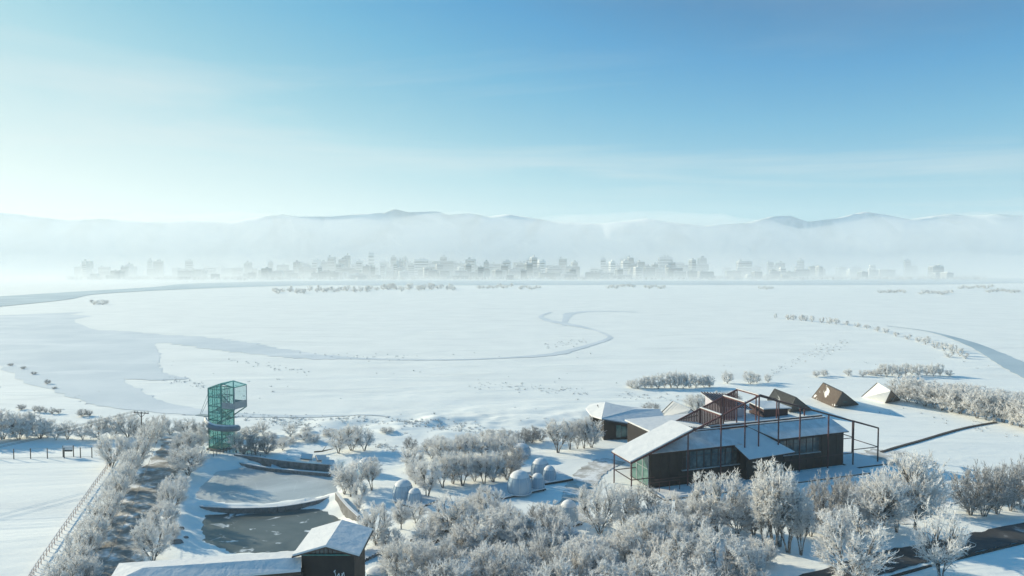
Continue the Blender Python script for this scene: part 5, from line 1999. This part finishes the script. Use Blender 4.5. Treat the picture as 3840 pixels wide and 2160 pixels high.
steps()
for k, (A, B) in enumerate((((1540, 2032), (1690, 1992)), ((1615, 2042), (1662, 2026)), ((1395, 2080), (1452, 2062)))):
    pts = [at(A[0] + (B[0] - A[0]) * i / 8, A[1] + (B[1] - A[1]) * i / 8) for i in range(9)]
    t = thing('garden_edging', ('long dark garden edging below the left domes', 'short dark garden edging below the left domes', 'dark garden edging right of the gate tower')[k], 'edging', pts[4], 'garden edgings')
    for a, c in zip(pts[:-1], pts[1:]):
        b = MB()
        za = hz(a.x, a.y)
        b.beam((a.x, a.y, za + 0.1), (a.lerp(c, 0.93).x, a.lerp(c, 0.93).y, za + 0.1), 0.3, 0.5)
        b.build('block', 'timber', t)

# ------------------------------------------------------------------ the town across the river
def city_proto(seed, tower=False):
    """unit block: footprint 1 x 1, height 1, with window bands, parapet, snow roof and a stair head"""
    r = random.Random(seed)
    b = MB()
    b.m = 0
    b.hexa([(-.5, -.5, -0.02), (.5, -.5, -0.02), (.5, .5, -0.02), (-.5, .5, -0.02)], [(-.5, -.5, 1), (.5, -.5, 1), (.5, .5, 1), (-.5, .5, 1)])
    b.m = 1
    fl = 6
    for k in range(fl):
        z0 = 0.08 + k * 0.9 / fl
        b.hexa([(-.46, -.512, z0), (.46, -.512, z0), (.46, -.5, z0), (-.46, -.5, z0)], [(-.46, -.512, z0 + .07), (.46, -.512, z0 + .07), (.46, -.5, z0 + .07), (-.46, -.5, z0 + .07)])
        b.hexa([(-.512, -.44, z0), (-.5, -.44, z0), (-.5, .44, z0), (-.512, .44, z0)], [(-.512, -.44, z0 + .07), (-.5, -.44, z0 + .07), (-.5, .44, z0 + .07), (-.512, .44, z0 + .07)])
    b.m = 2
    b.hexa([(-.47, -.47, 1.001), (.47, -.47, 1.001), (.47, .47, 1.001), (-.47, .47, 1.001)], [(-.47, -.47, 1.03), (.47, -.47, 1.03), (.47, .47, 1.03), (-.47, .47, 1.03)])
    b.m = 0
    for k in range(r.choice((1, 2, 3))):
        x = r.uniform(-.35, .35)
        b.hexa([(x - .06, -.2, 1.02), (x + .06, -.2, 1.02), (x + .06, .2, 1.02), (x - .06, .2, 1.02)], [(x - .06, -.2, 1.13), (x + .06, -.2, 1.13), (x + .06, .2, 1.13), (x - .06, .2, 1.13)])
    me = bpy.data.meshes.new('town_block')
    me.from_pydata(b.v, [], b.f)
    for m in ('city_wall', 'city_window', 'snow_roof'):
        me.materials.append(M[m])
    me.polygons.foreach_set('material_index', b.mi)
    me.update()
    return me


def make_city():
    pr = [city_proto(i) for i in range(4)]
    r = random.Random(21)
    rows = []
    # named landmarks first: (u, v base, width px, height px, label)
    marks = [(1775, 1036, 62, 38, 'large pale block standing at the front of the hazy town'),
             (2440, 1040, 15, 36, 'slim white block at the front right of the hazy town'),
             (1392, 1035, 20, 84, 'tallest faint tower left of the middle of the town'),
             (2000, 1040, 22, 74, 'pale tower block standing in the middle of the town'),
             (1912, 1049, 26, 18, 'small white shed at the river front of the town'),
             (1660, 1038, 80, 58, 'broad bluish slab above the middle of the town'),
             (2790, 1038, 60, 58, 'broad bluish slab at the right of the town'),
             (830, 1030, 24, 44, 'leftmost clear pale block of the hazy town'),
             (665, 1034, 12, 26, 'slim white block at the far left of the town')]
    zones = (('left end', 300, 1100), ('left middle', 1100, 1600), ('centre', 1600, 2100), ('right middle', 2100, 2650), ('right end', 2650, 3560))
    cells = []
    for zi, (zn, ua, ub) in enumerate(zones):
        n = (44, 62, 70, 62, 42)[zi]
        cells += [(zn, r.uniform(ua, ub)) for _ in range(n)]
    for (u, v, w, h, lab) in marks:
        rows.append((u, v, w, h, lab, None))
    for zn, u in cells:
        f = r.random() ** 0.7
        v = 1048 - 13 * f
        tall = r.random()
        h = r.uniform(10, 26) + 30 * f if tall < 0.72 else r.uniform(24, 40) + 40 * f
        if zn in ('right end', 'left end'):
            h *= 0.8
        w = r.uniform(18, 60) if tall < 0.75 else r.uniform(14, 28)
        depth = ('at the river front', 'in the middle rows', 'at the back')[0 if v > 1044 else 1 if v > 1039 else 2]
        rows.append((u, v, w, h, 'hazy flat-roofed block %s of the town, %s' % (depth, zn), 'town blocks ' + depth + ', ' + zn))
    for i, (u, v, w, h, lab, grp) in enumerate(rows):
        p = at(u, v)
        o = bpy.data.objects.new('town_block', pr[i % 4])
        COL.objects.link(o)
        o.location = (p.x, p.y, p.z - 0.5)
        wm, hm = w * p.y / FPX, h * p.y / FPX
        o.scale = (wm, r.uniform(14, 26), hm)
        o.rotation_euler = (0, 0, math.radians(r.choice((-14, -8, 6, 12, 18))))
        tag(o, lab, 'building', grp)
    # street trees and low sheds between the blocks, too small to tell apart
    rr = np.random.default_rng(8)
    n = 2600
    us = rr.uniform(250, 3700, n)
    vs = 1049 - 14 * rr.random(n) ** 1.1
    P = np.array([tuple(at(u, v)) for u, v in zip(us, vs)])
    k = 5
    idx = np.repeat(np.arange(n), k)
    B = P[idx] + rr.normal(0, 2.2, (n * k, 3)) * np.array([1, 1, 0]) - np.array([0, 0, 0.3])
    D = unit(np.concatenate([rr.normal(0, 0.25, (n * k, 2)), np.ones((n * k, 1))], 1))
    V, F = cones(B, D, rr.uniform(4, 11, n * k), rr.uniform(1.5, 3.2, n * k), 5)
    o = link('town_trees', np_mesh('town_trees', V, F, 'frost_grey'))
    tag(o, 'faint mass of trees between the blocks of the town', 'trees', kind='stuff')


make_city()

# ------------------------------------------------------------------ air
def make_haze():
    b = MB()
    b.box((0, 2100, 149), (8700, 4500, 386))
    t = NT('haze_air')
    v = t.node('ShaderNodeVolumePrincipled')
    v.inputs['Color'].default_value = HAZE_COLOR
    v.inputs['Density'].default_value = HAZE_DENSITY
    v.inputs['Density Attribute'].default_value = ''
    v.inputs['Anisotropy'].default_value = HAZE_G
    t.l.new(v.outputs[0], t.out.inputs['Volume'])
    try:
        t.m.cycles.homogeneous_volume = True
    except Exception:
        pass
    M['haze_air'] = t.m
    o = b.build('haze', 'haze_air')
    tag(o, 'pale winter haze filling the air over the plain', 'haze', kind='stuff')


make_haze()


def fog_volume(name, prof, density, lump_fn, label, col=(0.975, 0.988, 1.0, 1)):
    """closed loft of a fog cross-section (y, height above ground) along x"""
    n = 110
    m = len(prof)
    V, F = [], []
    for i in range(n):
        x = -3700 + 7400 * i / (n - 1)
        edge = min(1.0, 0.1 + min(i, n - 1 - i) / 8.0)
        lump = lump_fn(x)
        for j, (y, h_) in enumerate(prof):
            w = 1 + 0.22 * (float(fbm(np.array([x / 230.0 + j * 0.7]), np.array([j * 0.9]), 3)[0]) - 0.45)
            g = -SLOPE_K * (min(y, SLOPE_Y1) - SLOPE_Y0) - 0.2
            V.append((x, y, g + h_ * edge * lump * w))
        for y in (prof[-1][0], prof[0][0]):
            V.append((x, y, -SLOPE_K * (min(y, SLOPE_Y1) - SLOPE_Y0) - 1.5))
    k = m + 2
    for i in range(n - 1):
        for j in range(k):
            j2 = (j + 1) % k
            F.append((i * k + j, i * k + j2, (i + 1) * k + j2, (i + 1) * k + j))
    b = MB()
    b.v = V
    b.f = F + [tuple(range(k - 1, -1, -1)), tuple((n - 1) * k + j for j in range(k))]
    b.mi = [0] * len(b.f)
    t = NT(name)
    v = t.node('ShaderNodeVolumePrincipled')
    v.inputs['Color'].default_value = col
    v.inputs['Density'].default_value = density
    v.inputs['Density Attribute'].default_value = ''
    v.inputs['Anisotropy'].default_value = 0.0
    t.l.new(v.outputs[0], t.out.inputs['Volume'])
    M[name] = t.m
    o = b.build(name, name)
    bm = bmesh.new()
    bm.from_mesh(o.data)
    bmesh.ops.recalc_face_normals(bm, faces=bm.faces)
    bm.to_mesh(o.data)
    bm.free()
    tag(o, label, 'fog', kind='stuff')


def lump_town(x):
    return 0.72 + 0.62 * float(fbm(np.array([x / 480.0 + 9]), np.array([2.3]), 4)[0])


def lump_hills(x):
    return min(1.02, 0.64 + 0.78 * float(fbm(np.array([x / 420.0 + 3]), np.array([7.3]), 4)[0]) - 0.06 * float(ss(np.array([(x - 700) / 700.0]))[0]) + 0.10 * float(ss(np.array([(-x - 500) / 900.0]))[0]))


fog_volume('town_mist', [(1150, 0), (1300, 4), (1500, 10), (1750, 17), (2050, 25), (2400, 44), (2650, 70), (2850, 96), (2930, 80), (2955, 0)], FOG_DENSITY, lump_town,
           'thin pale mist lying over the town')
fog_volume('fog_bank', [(2960, 0)] + [(3215 - 255 * math.cos(a), 292 * math.sin(a) ** 0.8) for a in np.linspace(0.25, math.pi - 0.12, 14)] + [(3472, 0)], 0.0024, lump_hills,
           'dense white fog bank in front of the hills')
